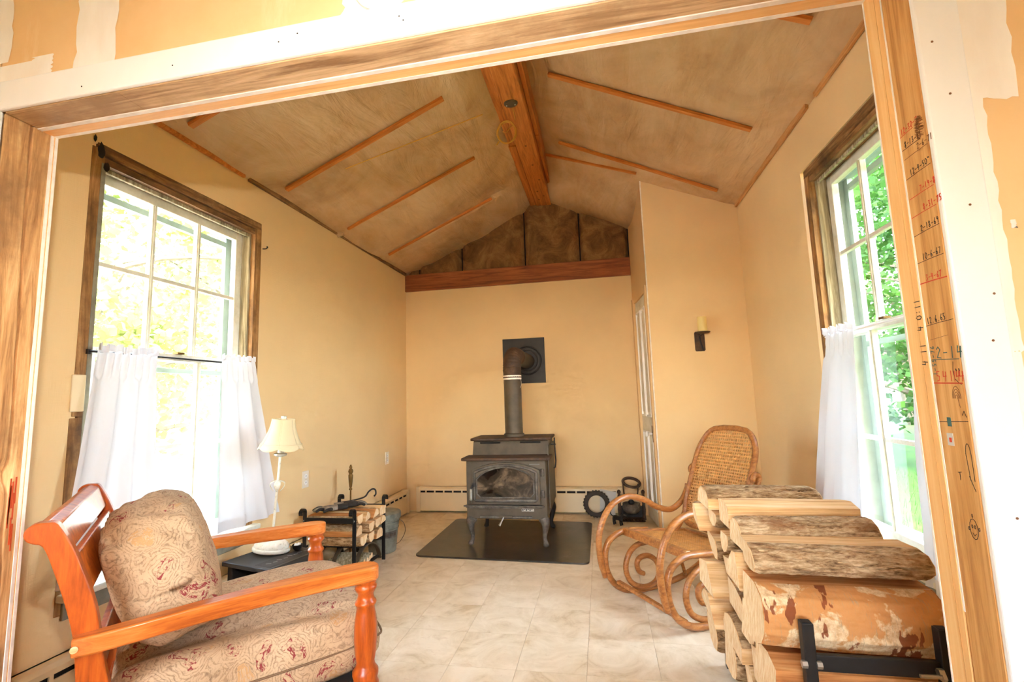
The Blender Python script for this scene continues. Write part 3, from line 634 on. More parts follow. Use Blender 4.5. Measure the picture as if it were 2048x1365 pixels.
    for k in range(4):
        pts = [((.068 + .006 * sin(k * 2)) * cos(a / 16 * 2 * pi) + .006 * sin(k * 3), -.006 * k + .012 * sin(a / 16 * 2 * pi + k), -.075 + (.085 + .005 * cos(k)) * sin(a / 16 * 2 * pi)) for a in range(16)]
        obj('loop', MB().tube(smoothpath(pts, 3, True), .0028, 6, True), 'cable', cc, smooth=2)
    obj('tail', MB().tube(smoothpath([(.07, -.03, .0), (.075, -.11, .012), (.078, -.18, .018)], 5), .0028, 6), 'cable', cc, smooth=2)
    obj('tail', MB().tube(smoothpath([(-.03, 0, -.06), (.0, -.02, -.08), (.03, -.01, -.04), (.05, 0, -.02)], 5), .0028, 6), 'cable', cc, smooth=2)
    obj('plug', MB().bar((-.06, -.01, -.14), (-.075, -.02, -.17), .008, .008), 'cable', cc)
build_ceiling()

# front room shell (unseen, around the camera; rear wall opening sized to limit the daylight)
struct('ceiling_front_room', MB().box(-3.4, 2.8, -3.2, YN, 2.5, 2.6), 'plaster', 'white ceiling of the front room')
_rw = MB()
for _a, _b, _c, _d in ((-3.4, -1.4, 0, 2.5), (.6, 2.8, 0, 2.5), (-1.4, .6, 0, 1.1), (-1.4, .6, 1.9, 2.5)): _rw.box(_a, _b, -3.3, -3.2, _c, _d)
struct('wall_front_room_rear', _rw, 'plaster', 'unseen white garden wall of the front room, opening sized to limit daylight')
struct('wall_front_room_left', MB().box(-3.5, -3.4, -3.2, YN, 0, 2.6), 'plaster', 'white left wall of the front room')
struct('wall_front_room_right', MB().box(2.8, 2.9, -3.2, YN, 0, 2.6), 'plaster', 'white right wall of the front room')

# ------------------------------------------------------------------ windows
def build_window(nm, XW, s, y0, y1, zs, zt, zm, hm_u, hm_l, label, near_is_low=True):
    # y0..y1 clear opening, zs sill, zt head; n is the depth outwards from the wall face
    X = lambda n: XW + s * n
    def bx(mb, n0, n1, a, b, c, d): x0, x1 = sorted((X(n0), X(n1))); return mb.box(x0, x1, a, b, c, d)
    root = struct(nm, bx(bx(MB(), .0, .14, y0 - .03, y0, zs - .02, zt + .06), .0, .14, y1, y1 + .03, zs - .02, zt + .06), 'old_wood_z', label)
    obj('head_board', bx(MB(), .004, .14, y0 - .03, y1 + .03, zt, zt + .03), 'old_wood', root); obj('head_board', bx(MB(), -.004, .03, y0 - .035, y1 + .05, zt + .035, zt + .085), 'old_wood', root, bevel=.006)
    obj('head_batten', bx(MB(), .035, .05, y0, y1, zt - .018, zt), 'weathered', root)
    far = y1
    obj('side_board', bx(MB(), -.003, .028, far + .018, far + .052, zs - .03, zt + .05), 'old_wood_z', root, bevel=.004); obj('side_board', bx(MB(), .012, .05, far + .001, far + .018, zs, zt), 'weathered', root, bevel=.003); obj('side_board', bx(MB(), .03, .085, far - .012, far + .002, zs, zt), 'weathered', root, bevel=.002)
    nr = y0
    obj('side_board', bx(MB(), -.003, .024, nr - .055, nr - .012, 1.13, zt + .06), 'old_wood_z', root, bevel=.004); obj('side_board', bx(MB(), -.003, .022, nr - .062, nr - .012, zs - .08, 1.125), 'old_wood_z', root, bevel=.004)
    obj('side_board', bx(MB(), -.002, .10, nr - .012, nr + .006, zs, zt), 'grey_edge', root)
    # sashes
    yl, yr = y0 + .008, y1 - .008
    mw = .022; pw = (yr - yl - .10) / 3
    def sash(n0, n1, z0, z1, zh, br, tr, which):
        st = .05
        sh = obj('sash', bx(bx(bx(bx(MB(), n0, n1, yl, yl + st, z0, z1), n0, n1, yr - st, yr, z0, z1), n0, n1, yl + st, yr - st, z0, z0 + br), n0, n1, yl + st, yr - st, z1 - tr, z1), 'sash', root, bevel=.003)
        ws = yr - yl - 2 * st
        ys = [yl + st + ws / 3, yl + st + 2 * ws / 3]
        for y in ys: obj('muntin', bx(bx(MB(), n0 + .004, n1 - .004, y - mw / 2, y + mw / 2, z0 + br, z1 - tr), n0 - .002, n0 + .004, y - .006, y + .006, z0 + br, z1 - tr), 'sash', sh, bevel=.002)
        cols = [yl + st] + ys + [yr - st]
        for a, b in zip(cols[:-1], cols[1:]):
            obj('muntin', bx(MB(), n0 + .006, n1 - .006, a + mw / 2 * (a != yl + st), b - mw / 2 * (b != yr - st), zh - .010, zh + .010), 'sash', sh, bevel=.002)
            for c, d in ((z0 + br, zh), (zh, z1 - tr)):
                nmid = (n0 + n1) / 2; obj('pane', bx(MB(), nmid - .0015, nmid + .0015, a, b, c, d), 'glass', sh)
        return sh
    up = sash(.085, .12, zm - .02, zt, hm_u, .035, .05, 'upper'); lo = sash(.045, .08, zs, zm + .016, hm_l, .075, .034, 'lower')
    obj('sash_lock', bx(MB(), .03, .06, (y0 + y1) / 2 - .02, (y0 + y1) / 2 + .02, zm + .016, zm + .026), 'brass', lo)
    # storm window outside
    st = .045
    sf = obj('storm_frame', bx(bx(bx(bx(bx(MB(), .17, .195, y0 - .02, y0 + st, zs - .02, zt + .02), .17, .195, y1 - st, y1 + .02, zs - .02, zt + .02), .17, .195, y0 + st, y1 - st, zs - .02, zs + .05), .17, .195, y0 + st, y1 - st, zt - .085, zt - .055), .17, .195, y0 + st, y1 - st, zm - .07, zm - .045), 'storm', root)
    obj('storm_jamb', bx(bx(bx(MB(), .081, .17, y0 - .02, y0 + .004, zs - .02, zt + .02), .081, .17, y1 - .004, y1 + .02, zs - .02, zt + .02), .125, .2, y0, y1, zt - .02, zt + .04), 'storm', root)
    # sill and apron
    obj('sill', bx(MB(), -.045, .14, y0 - .06, y1 + .07, zs - .028, zs), 'sash', root, bevel=.006); obj('outer_sill', bx(MB(), .14, .26, y0 - .05, y1 + .05, zs - .05, zs - .015), 'storm', root); obj('apron', bx(MB(), -.014, .0, y0 - .04, y1 + .05, zs - .10, zs - .028), 'grey_edge', root, bevel=.004)
    return root
W1 = build_window('window_1', XL, -1, 1.60, 2.525, .455, 2.225, 1.41, 1.805, .962, 'six-over-six sash window in the left wall, casing stripped')
for _k, (_y, _z, _a, _b) in enumerate(((1.580, 2.275, .016, .034), (1.606, 2.212, .013, .022), (1.552, 2.318, .006, .016))):
    _p = [(_y + _a * cos(t / 14 * 2 * pi) * (1 + .5 * noise.noise(Vector((t * 1.3, _k * 7, 0)))), _z + _b * sin(t / 14 * 2 * pi) * (1 + .5 * noise.noise(Vector((t * 1.1, _k * 7, 5))))) for t in range(14)]
    obj('broken_plaster_hole', MB().prism(_p, .0045, .0055, lambda a, b, d: (XL + d, a, b)), 'dark_gap', W1)
obj('plaster_patch', MB().box(XL - .001, XL + .006, 1.535, 1.588, 1.15, 1.30), 'heater', W1, bevel=.004)
build_window('window_2', XR, 1, 1.885, 2.805, .425, 2.305, 1.43, 1.865, .905, 'six-over-six sash window in the right wall, casing stripped')

# ================================================================== THINGS
# ------------------------------------------------------------------ baseboard heaters
def heater(name, label, origin, rz, L_, h=.238):
    # local x along the wall, local -y into the room, back at y=0
    t = thing(name, label, 'heater', origin, rz)
    obj('back_panel', MB().box(0, L_, -.012, 0, .01, h), 'heater', t)
    obj('front_panel', MB().box(.0, L_, -.072, -.062, .018, h - .052), 'heater', t, bevel=.003)
    obj('top_panel', MB().prism([(0, h), (-.050, h), (-.072, h - .012), (-.072, h - .032), (-.066, h - .032), (-.066, h - .014), (-.048, h - .006), (0, h - .006)], 0, L_, lambda a, b, d: (d, a, b)), 'heater', t)
    obj('fin_core', MB().box(.02, L_ - .02, -.058, -.015, .03, h - .03), 'dark_gap', t)
    n = int(L_ / .097)
    tab = mesh('slot_tab', MB().box(-.007, .007, -.072, -.064, h - .056, h - .028)); tab.materials.append(MAT['heater'])
    for i in range(n + 1):
        o = obj('slot_tab', tab, None, t); o.location = (min(i * .097 + .008, L_ - .008), 0, 0)
    obj('end_cap', MB().box(-.0, .045, -.075, 0, .006, h + .003), 'heater', t, bevel=.004); obj('end_cap', MB().box(L_ - .045, L_, -.075, 0, .006, h + .003), 'heater', t, bevel=.004)
heater('baseboard_heater', 'almond slotted baseboard heater along the back wall behind the stove', (XL + .135, YB, 0), 0, 2.10, .252)
heater('baseboard_heater', 'almond slotted baseboard heater along the left wall under the window', (XL, 1.10, 0), pi / 2, 3.66, .235)

# ------------------------------------------------------------------ wood stove
def build_stove():
    cx = -.767
    t = thing('wood_stove', 'black iron wood stove with glass door on four curved legs', 'stove', (cx, 3.70, .0185))
    hw = .318; z0, zl, zu = .20, .645, .79; D = .56
    prof = [(0, z0), (0, zl), (.18, zl), (.20, zl + .02), (.235, zu - .015), (D, zu - .015), (D, z0 + .02), (.06, z0)]
    obj('firebox', MB().prism(prof, -hw, hw, lambda a, b, d: (d, a, b)), 'iron', t, bevel=.006)
    def lip(y0, y1, z, th, ov, nm):
        pl = [(-hw - ov, y0 - .02), (-hw - ov + .03, y0 - .035), (hw + ov - .03, y0 - .035), (hw + ov, y0 - .02), (hw + ov, y1), (-hw - ov, y1)]
        obj(nm, MB().prism(pl, z, z + th, lambda a, b, d: (a, b, d)), 'rust', t, bevel=.006)
    lip(0, .20, zl, .022, .036, 'lower_top'); lip(.235, D + .01, zu - .012, .022, .022, 'upper_top')
    for x in (-.17, .17): obj('vent_slot', MB().box(x - .085, x + .085, .218, .23, zu - .035, zu - .022), 'dark_gap', t)
    # door with arched head
    def arch(w, zb, zs, zt, n=14, cut=.03):
        pts = [(-w, zb + cut), (-w + cut, zb), (w - cut, zb), (w, zb + cut), (w, zs - cut), (w - cut, zs)]
        for i in range(n + 1):
            a = i / n; x = (w - cut) * (1 - 2 * a); pts.append((x, zs + (zt - zs) * sin(pi * a) ** .8))
        pts += [(-w + cut, zs), (-w, zs - cut)]
        return pts
    dr = obj('door', MB().prism(arch(.272, .315, .575, .632, cut=.006), -.028, .004, lambda a, b, d: (a, d, b)), 'iron', t, bevel=.006)
    obj('door_rim', MB().tube([(a, -.032, b) for a, b in arch(.245, .345, .560, .612, cut=.008)], .011, 8, True), 'ash', dr, smooth=2)
    obj('glass', MB().prism(arch(.222, .372, .535, .592, cut=.030), -.034, -.029, lambda a, b, d: (a, d, b)), 'soot', dr)
    obj('inner_rim', MB().tube([(a, -.034, b) for a, b in arch(.226, .368, .537, .597, cut=.030)], .006, 6, True), 'ash', dr, smooth=2)
    for z in (.555, .395): obj('hinge', MB().lathe([(.012, -.028), (.014, -.02), (.014, .02), (.012, .028)], 10, (.292, -.02, z)), 'ash', dr, smooth=1)
    h = obj('handle', MB().tube([(-.248, -.03, .465), (-.256, -.06, .462), (-.262, -.066, .44)], .007, 8), 'iron_dark', dr, smooth=1)
    pts = [(-.262 - .002 * k / 90 + .0095 * cos(k * .7), -.066 + .0095 * sin(k * .7), .44 - .085 * k / 110) for k in range(110)]
    obj('spring_grip', MB().tube(pts, .0032, 5), 'steel', h, smooth=2)
    obj('latch_boss', MB().lathe([(.017, -.045), (.017, -.028)], 12, (-.245, 0, .468), 'y'), 'iron_dark', dr, smooth=1)
    obj('ash_ledge', MB().prism([(-.30, -.02), (-.31, -.055), (-.28, -.075), (.26, -.075), (.29, -.055), (.28, -.02), (.28, 0), (-.30, 0)], .296, .310, lambda a, b, d: (a, b, d)), 'ash', t, bevel=.004)
    obj('ledge_lip', MB().tube(smoothpath([(-.30, -.03, .312), (-.305, -.055, .312), (-.27, -.075, .312), (.25, -.075, .312), (.285, -.055, .312)], 4), .006, 6), 'ash', t, smooth=2)
    pl = obj('rating_plate', MB().box(.12, .215, -.004, 0, .262, .286), 'card', t)
    for k in range(6): obj('plate_print', MB().box(.124 + .014 * k, .134 + .014 * k, -.005, -.004, .267 + .006 * (k % 2), .278), 'dark_gap', pl)
    obj('trim_line', MB().box(.19, .27, -.002, 0, .613, .616), 'print', t)
    obj('draft_slide', MB().box(-.21, .20, -.012, .0, .208, .226), 'ash', t, bevel=.003); obj('draft_slide', MB().box(-.06, .05, -.022, -.012, .214, .232), 'iron', t, bevel=.003)
    obj('draft_rod', MB().tube([(-.02, -.02, .22), (-.035, -.045, .19), (-.048, -.06, .168)], [.005, .006, .010], 8), 'steel', t, smooth=1)
    # cabriole legs
    for x, y, sx, sy in ((-hw + .035, .035, -1, -1), (hw - .035, .035, 1, -1), (-hw + .035, D - .04, -1, 1), (hw - .035, D - .04, 1, 1)):
        pts = [(x, y, z0 + .004), (x + sx * .012, y + sy * .010, z0 - .03), (x + sx * .010, y + sy * .006, z0 - .08), (x + sx * .002, y, z0 - .13), (x + sx * .006, y + sy * .006, z0 - .165), (x + sx * .012, y + sy * .014, z0 - .186), (x + sx * .010, y + sy * .012, z0 - .2)]
        lg = obj('leg', MB().tube(smoothpath(pts, 3), [.044, .042, .040, .036, .030, .026, .023, .020, .018, .016, .016, .017, .018, .019, .022, .024, .022, .018, .016], 10), 'ash' if y < .1 else 'iron_dark', t, smooth=2)
        obj('gusset', MB().prism([(0, 0), (-sx * .075, 0), (-sx * .06, -.022), (-sx * .02, -.05), (0, -.06)], y - sy * .0, y + sy * .012, lambda a, b, d: (x + sx * .03 + a, d, z0 + .004 + b)), 'ash' if y < .1 else 'iron_dark', lg)
    # side damper handle on the right
    dm = obj('damper_rod', MB().tube([(hw, .30, .735), (hw + .055, .30, .735)], .006, 8), 'iron_dark', t)
    obj('damper_handle', MB().tube([(hw + .045, .30, .79), (hw + .045, .30, .735), (hw + .052, .28, .60), (hw + .048, .25, .555), (hw + .036, .25, .55)], .006, 8), 'iron_dark', dm, smooth=1)
    obj('side_shield', MB().box(hw + .004, hw + .012, .12, D, z0 + .06, zu - .05), 'iron', t)
    # pipe
    p = thing('stove_pipe', 'black stove pipe with ribbed elbow rising from the stove to the wall', 'stove pipe', (-.755, 4.06, .8210))
    obj('pipe_collar', MB().lathe([(.088, 0), (.088, .02), (.08, .026)], 28), 'iron', p, smooth=1)
    obj('straight_pipe', MB().lathe([(.076, 0), (.076, .50), (.074, .505)], 28), 'iron', p, smooth=1)
    obj('crimp_ring', MB().lathe([(.082, 0), (.082, .02), (.077, .028)], 28), 'iron_dark', p, smooth=1)
    tp = obj('tape_band', MB().lathe([(.0785, .485), (.0795, .495), (.0795, .512), (.0785, .522)], 28), 'white_chip', p, smooth=1)
    obj('tape_tail', MB().grid(lambda u, v: (.068 + .015 * sin(u * 3), -.03 + .012 * v, .50 - .09 * u), 8, 2), 'white_chip', tp, smooth=2, solid=.001)
    segs = 7; R_ = .115; prof = []
    mb = MB(); ax = Vector((.03, 1.0)); ax.normalize()
    path = [(0, 0, .50), (0, 0, .585)]
    for i in range(segs + 1):
        a = pi / 2 * i / segs; path.append((ax.x * R_ * (1 - cos(a)), ax.y * R_ * (1 - cos(a)), .585 + R_ * sin(a)))
    path += [(ax.x * (R_ + .12), ax.y * (R_ + .12), .585 + R_)]
    fine = smoothpath(path, 4); rr = [.078 + .0035 * (1 if (i % 3 == 0) else 0) for i in range(len(fine))]
    e_ = obj('elbow', MB().tube(fine, rr, 24), 'rust', p, smooth=2)
    tip = Vector(path[-1])
    obj('outlet_pipe', MB().tube([tip - Vector((ax.x, ax.y, 0)) * .02, Vector((.018, YB - 4.06 - .02, .585 + R_))], .076, 24), 'iron_dark', p, smooth=1)
    w = thing('wall_thimble', 'square black metal plate where the pipe enters the wall', 'metal plate', (-.775, YB, 1.53))
    obj('backplate', MB().box(-.222, .222, -.008, 0, -.236, .236), 'iron_dark', w, bevel=.002)
    obj('collar_ring', MB().tube([(.035 + .145 * cos(a / 36 * 2 * pi), -.012, .0 + .145 * sin(a / 36 * 2 * pi)) for a in range(36)], .009, 8, True), 'iron_dark', w, smooth=2)
    obj('collar_ring', MB().tube([(.035 + .108 * cos(a / 30 * 2 * pi), -.012, .108 * sin(a / 30 * 2 * pi)) for a in range(30)], .008, 8, True), 'iron_dark', w, smooth=2)
    # hearth pad
    def rr_poly(x0, x1, y0, y1, r, n=6):
        pts = []
        for (cx_, cy_, a0) in ((x1 - r, y0 + r, -90), (x1 - r, y1 - r, 0), (x0 + r, y1 - r, 90), (x0 + r, y0 + r, 180)):
            for i in range(n + 1): a = radians(a0 + 90 * i / n); pts.append((cx_ + r * cos(a), cy_ + r * sin(a)))
        return pts
    hp = tag(obj('hearth_pad', MB().prism([(x, y + .11 * (-(x + .8) * .9) * .0 - .045 * (x + .8)) for x, y in rr_poly(-1.43, -.14, 3.43, 4.50, .05)], 0, .012, lambda a, b, d: (a, b, d)), 'pad', bevel=.004), 'black hearth pad with rounded corners under the wood stove', 'hearth pad')
build_stove()

# ------------------------------------------------------------------ armchair
CH = (-.764, 1.519, 0); CHR = atan2(.712, .702)
def build_armchair():
    t = thing('armchair', 'cherry stained wooden armchair with rolled top rail and turned posts', 'armchair', CH, CHR)
    back = [(-.813, .891), (-.828, .885), (-.836, .871), (-.832, .855), (-.819, .845), (-.801, .835), (-.783, .788), (-.757, .703), (-.737, .62), (-.728, .54), (-.724, .45), (-.735, .25), (-.775, 0)]
    front = [(-.72, 0), (-.672, .25), (-.660, .45), (-.672, .53), (-.688, .625), (-.699, .681), (-.723, .759), (-.749, .829), (-.777, .883), (-.792, .890)]
    bk = [(p.x, p.y) for p in smoothpath([(a, b, 0) for a, b in back], 3)]; fr_ = [(p.x, p.y) for p in smoothpath([(a, b, 0) for a, b in front], 3)]
    for v in (-.005, .695):
        obj('back_post', MB().prism(bk + fr_, v - .018, v + .018, lambda a, b, d: (a, d, b)), 'cherry_z', t, smooth=1, bevel=.003)
    # rolled crest rail and lower rail (section in u,z swept across)
    crest = [(-.800, .890), (-.818, .884), (-.826, .870), (-.818, .856), (-.803, .850), (-.790, .846), (-.772, .806), (-.752, .812), (-.766, .850), (-.778, .880)]
    obj('crest_rail', MB().prism(crest, .008, .682, lambda a, b, d: (a - .018 * sin(pi * d / .7), d, b)), 'cherry', t, smooth=1, bevel=.004)
    obj('back_rail', MB().prism([(-.764, .792), (-.744, .795), (-.712, .700), (-.730, .696)], .008, .682, lambda a, b, d: (a, d, b)), 'cherry', t, bevel=.004)
    obj('back_rail', MB().prism([(-.725, .50), (-.705, .50), (-.695, .42), (-.716, .42)], .008, .682, lambda a, b, d: (a, d, b)), 'cherry', t, bevel=.004)
    # arms
    def arm(v0, sgn):
        out = smoothpath([(-.735, -.050, 0), (-.66, -.060, 0), (-.40, -.046, 0), (-.15, -.038, 0), (-.05, -.044, 0), (-.004, -.030, 0), (.010, 0, 0), (-.004, .030, 0), (-.05, .044, 0), (-.16, .034, 0), (-.40, .010, 0), (-.60, -.010, 0), (-.70, -.020, 0), (-.735, -.022, 0)], 4)
        poly = [(p.x, v0 + sgn * p.y) for p in out]
        def z(a, d): return (.622 if d else .578) + .008 * sin((a + .75) * 4.2)
        o = obj('arm', MB().prism(poly, 0, 1, lambda a, b, d: (a, b, z(a, d))), 'arm', t, smooth=1, bevel=.005)
        if sgn > 0: obj('screw_hole', MB().lathe([(.008, -.002), (.008, .001)], 10, (-.728, v0 - sgn * .056, .60), 'y'), 'split', o)
    arm(.0, 1); arm(.70, -1)
    # turned front posts
    prof = [(.020, 0), (.024, .02), (.026, .10), (.032, .16), (.036, .20), (.036, .235), (.040, .25), (.042, .265), (.036, .278), (.040, .292), (.040, .305), (.030, .318), (.028, .330), (.033, .36), (.036, .40), (.035, .44), (.030, .48), (.027, .498), (.032, .502), (.034, .508), (.032, .514), (.026, .520), (.024, .535), (.030, .545), (.034, .552), (.034, .560), (.028, .565), (.033, .570), (.033, .585)]
    for v in (.0, .70): obj('front_post', MB().lathe(prof, 22, (-.030, v, 0)), 'cherry_z', t, smooth=2)
    obj('seat_rail', MB().box(-.052, -.012, .02, .68, .20, .275), 'cherry', t, bevel=.004)
    for v in (.0, .70): obj('seat_rail', MB().box(-.70, -.05, v - .014, v + .014, .20, .272), 'cherry', t, bevel=.004)
    obj('seat_rail', MB().box(-.71, -.68, .01, .69, .20, .272), 'cherry', t, bevel=.004)
    obj('seat_deck', MB().box(-.69, -.03, .012, .688, .262, .280), 'dark_gap', t)
    # cushions
    def pillow(name, label, c, size, n, puff, seed, tilt=0, sq=(4, 4, 3), ridge=None):
        sx, sy, sz = size; mb = MB(); bm = bmesh.new(); bmesh.ops.create_cube(bm, size=2); bmesh.ops.subdivide_edges(bm, edges=bm.edges, cuts=n, use_grid_fill=True)
        for vtx in bm.verts:
            x, y, z = vtx.co
            # superellipsoid
            k = (abs(x) ** sq[0] + abs(y) ** sq[1] + abs(z) ** sq[2]) ; k = max(k, 1e-6)
            m_ = max(abs(x), abs(y), abs(z)); f = 1 / (abs(x / m_) ** sq[0] + abs(y / m_) ** sq[1] + abs(z / m_) ** sq[2]) ** (1 / max(sq))
            q = Vector((x, y, z)) * f
            w = noise.noise(Vector((q.x * 2 + seed, q.y * 2, q.z * 2))) * .05 + noise.noise(Vector((q.x * 5, q.y * 6 + seed, q.z * 5))) * .02
            q *= (1 + w * puff); p = Vector((q.x * sx / 2, q.y * sy / 2, q.z * sz / 2))
            if ridge: p = ridge(p, q)
            p.rotate(Matrix.Rotation(tilt, 3, 'Y')); vtx.co = p
        me = bpy.data.meshes.new(name); bm.to_mesh(me); bm.free()
        o = obj(name, me, 'paisley', None, smooth=2)
        M_ = Matrix.Translation(CH) @ Matrix.Rotation(CHR, 4, 'Z') @ Matrix.Translation(c); o.matrix_world = M_
        return tag(o, label, 'cushion')
    def r_seat(p, q):
        if q.z > .2:
            p.z += -.030 * exp(-((q.y + .25 * q.x + .55) / .22) ** 2) + .012 * (1 - q.x * q.x) + .02 * q.x
        return p
    sc_ = pillow('seat_cushion', 'thick paisley seat cushion in the wooden armchair', (-.315, .35, .372), (.74, .650, .200), 22, .5, 3.3, 0, (7, 7, 4.5), r_seat)
    def seam(v, z): return [(-.34 * u, v + 0 * u, z) for u in (-1, 1)]
    mb = MB().tube(smoothpath([(-.36, -.318, .0), (-.2, -.326, -.003), (.0, -.327, -.006), (.2, -.324, -.004), (.33, -.312, .004), (.365, -.25, .006), (.372, 0, .004), (.365, .25, .004)], 6), .0035, 6)
    obj('piping', mb, 'piping', sc_, smooth=2)
    def r_back(p, q):
        p.x += -.05 * (q.z) * .3
        if q.z > .3: p.x += .012 * sin(q.y * 26) * (q.z - .3); p.z += .006 * sin(q.y * 26 + q.x * 3)
        if q.z > 0: p.z += .02 * (1 - q.y * q.y) - .02 * abs(q.y) ** 3
        return p
    bc_ = pillow('back_cushion', 'plump paisley back cushion leaning in the wooden armchair', (-.565, .35, .662), (.255, .60, .385), 22, .9, 8.1, radians(-13), (2.6, 3.6, 3.0), r_back)
build_armchair()

# ------------------------------------------------------------------ bentwood rocking chair
def build_rocker():
    Mx = ((.145 + .43) / 2, (2.965 + 2.557) / 2, 0); rz = atan2(-.573, -.82); h = .249
    t = thing('rocking_chair', 'bentwood rocking chair with cane back and scrolled sides', 'rocking chair', Mx, rz)
    arm = [(-.440, .575), (-.429, .535), (-.374, .472), (-.285, .437), (-.176, .468), (-.105, .510), (-.021, .541), (.051, .547), (.136, .520), (.195, .463), (.232, .395), (.247, .315), (.240, .217), (.216, .129)]
    rock = [(-.10, .345), (.0, .354), (.075, .357), (.130, .345), (.184, .311), (.209, .245), (.203, .165), (.164, .092), (.098, .044), (.015, .021), (-.09, .016), (-.21, .018), (-.36, .038), (-.49, .082), (-.58, .13), (-.63, .18)]
    scr = [(-.16, .262), (-.084, .278), (-.005, .274), (.055, .235), (.084, .165), (.064, .092), (.010, .050), (-.063, .034), (-.127, .052), (-.155, .105), (-.135, .165), (-.080, .202), (-.020, .200), (.004, .170), (-.008, .128), (-.042, .108)]
    post = [(-.06, .332), (-.198, .290), (-.275, .305), (-.350, .375), (-.410, .465), (-.455, .561), (-.488, .640), (-.500, .672), (-.480, .688), (-.455, .675), (-.452, .650)]
    def tb(path, v, r, name, fl=1.0):
        pts = smoothpath([(a, v, b) for a, b in path], 5); n = len(pts)
        return obj(name, MB().tube(pts, [r * (1 if 3 < i < n - 3 else .88) for i in range(n)], 10), 'bent', t, smooth=2)
    for v in (-h, h):
        tb(arm, v, .0175, 'arm'); tb(rock, v + (.012 if v < 0 else -.012) * 0, .0175, 'runner'); tb(scr, v * .93, .0155, 'scroll'); tb(post, v * .90, .0165, 'back_post')
    # seat frame and cane
    def cane(name, P, nu, nv, inside, parent):
        # P(u,v) surface; octagonal holes in every cell that lies inside
        mb = MB()
        for i in range(nu):
            for j in range(nv):
                uc, vc = (i + .5) / nu, (j + .5) / nv
                if not inside(uc, vc): continue
                o = len(mb.v); du, dv = .5 / nu, .5 / nv
                cs_ = [(-1, -1), (1, -1), (1, 1), (-1, 1)]; k = .60
                hs_ = [(-k * .45, -k), (k * .45, -k), (k, -k * .45), (k, k * .45), (k * .45, k), (-k * .45, k), (-k, k * .45), (-k, -k * .45)]
                for a, b in cs_ + hs_: mb.v.append(tuple(P(uc + a * du, vc + b * dv)))
                for f in ((0, 1, 5, 4), (1, 6, 5), (1, 2, 7, 6), (2, 8, 7), (2, 3, 9, 8), (3, 10, 9), (3, 0, 11, 10), (0, 4, 11)): mb.f.append(tuple(o + q for q in f))
        return obj(name, mb, 'cane', parent, solid=.003)
    def SP(u, v): return (.06 - .43 * u, -.215 + .43 * v, .362 - .055 * u - .012 * sin(pi * u) * sin(pi * v))
    sf = obj('seat_frame', MB().bar((.065, -h, .358), (.065, h, .358), .034, .042).bar((-.37, -.225, .304), (-.37, .225, .304), .034, .036).bar((.065, -.228, .356), (-.37, -.228, .302), .03, .036).bar((.065, .228, .356), (-.37, .228, .302), .03, .036), 'bent', t, bevel=.006)
    cane('seat_cane', SP, 27, 28, lambda u, v: True, sf)
    obj('stretcher', MB().bar((.148, -.225, .100), (.105, .245, .058), .026, .018), 'bent', t, bevel=.004)
    obj('stretcher', MB().bar((-.46, -.235, .085), (-.46, .235, .085), .022, .018), 'bent', t, bevel=.004)
    for v in (-.19, .19): obj('brace', MB().tube(smoothpath([(-.13, v, .31), (-.22, v, .25), (-.30, v * 1.1, .16), (-.35, v * 1.2, .05)], 4), .010, 8), 'bent', t, smooth=2)
    # back panel: tall rounded frame following the recline
    prof = smoothpath([(-.345, 0, .360), (-.365, 0, .42), (-.385, 0, .497), (-.43, 0, .606), (-.475, 0, .708), (-.53, 0, .822), (-.572, 0, .926)], 8)
    Lp = len(prof) - 1
    def C_(s_):
        f = max(0, min(1, s_)) * Lp; i = min(int(f), Lp - 1); return prof[i].lerp(prof[i + 1], f - i)
    hw = .208
    def width(s_):
        # stadium ends
        ln = .60; d = s_ * ln; r_ = .16
        if d < r_ * .8: return hw - .07 + .07 * sqrt(max(0, 1 - ((r_ * .8 - d) / (r_ * .8)) ** 2)) if d > 0.0 else hw - .07
        if d > ln - r_: return hw - r_ + r_ * sqrt(max(0, 1 - ((d - (ln - r_)) / r_) ** 2)) 
        return hw
    rim = []
    for i in range(41): s_ = i / 40; p = C_(s_); rim.append((p.x, -width(s_), p.z))
    for i in range(41): s_ = 1 - i / 40; p = C_(s_); rim.append((p.x, width(s_), p.z))
    bf = obj('back_frame', MB().tube(rim, .017, 8, True), 'bent', t, smooth=2)
    def BP(u, v): p = C_(u); return (p.x, -hw + 2 * hw * v, p.z)
    cane('back_cane', BP, 38, 27, lambda u, v: abs(v - .5) * 2 * hw < width(u) - .012 and .02 < u < .985, bf)
    for s_ in (.42,): obj('back_brace', MB().bar((-.475, -.222, .60), (-.475, .222, .60), .02, .024), 'bent', t, bevel=.004)
build_rocker()

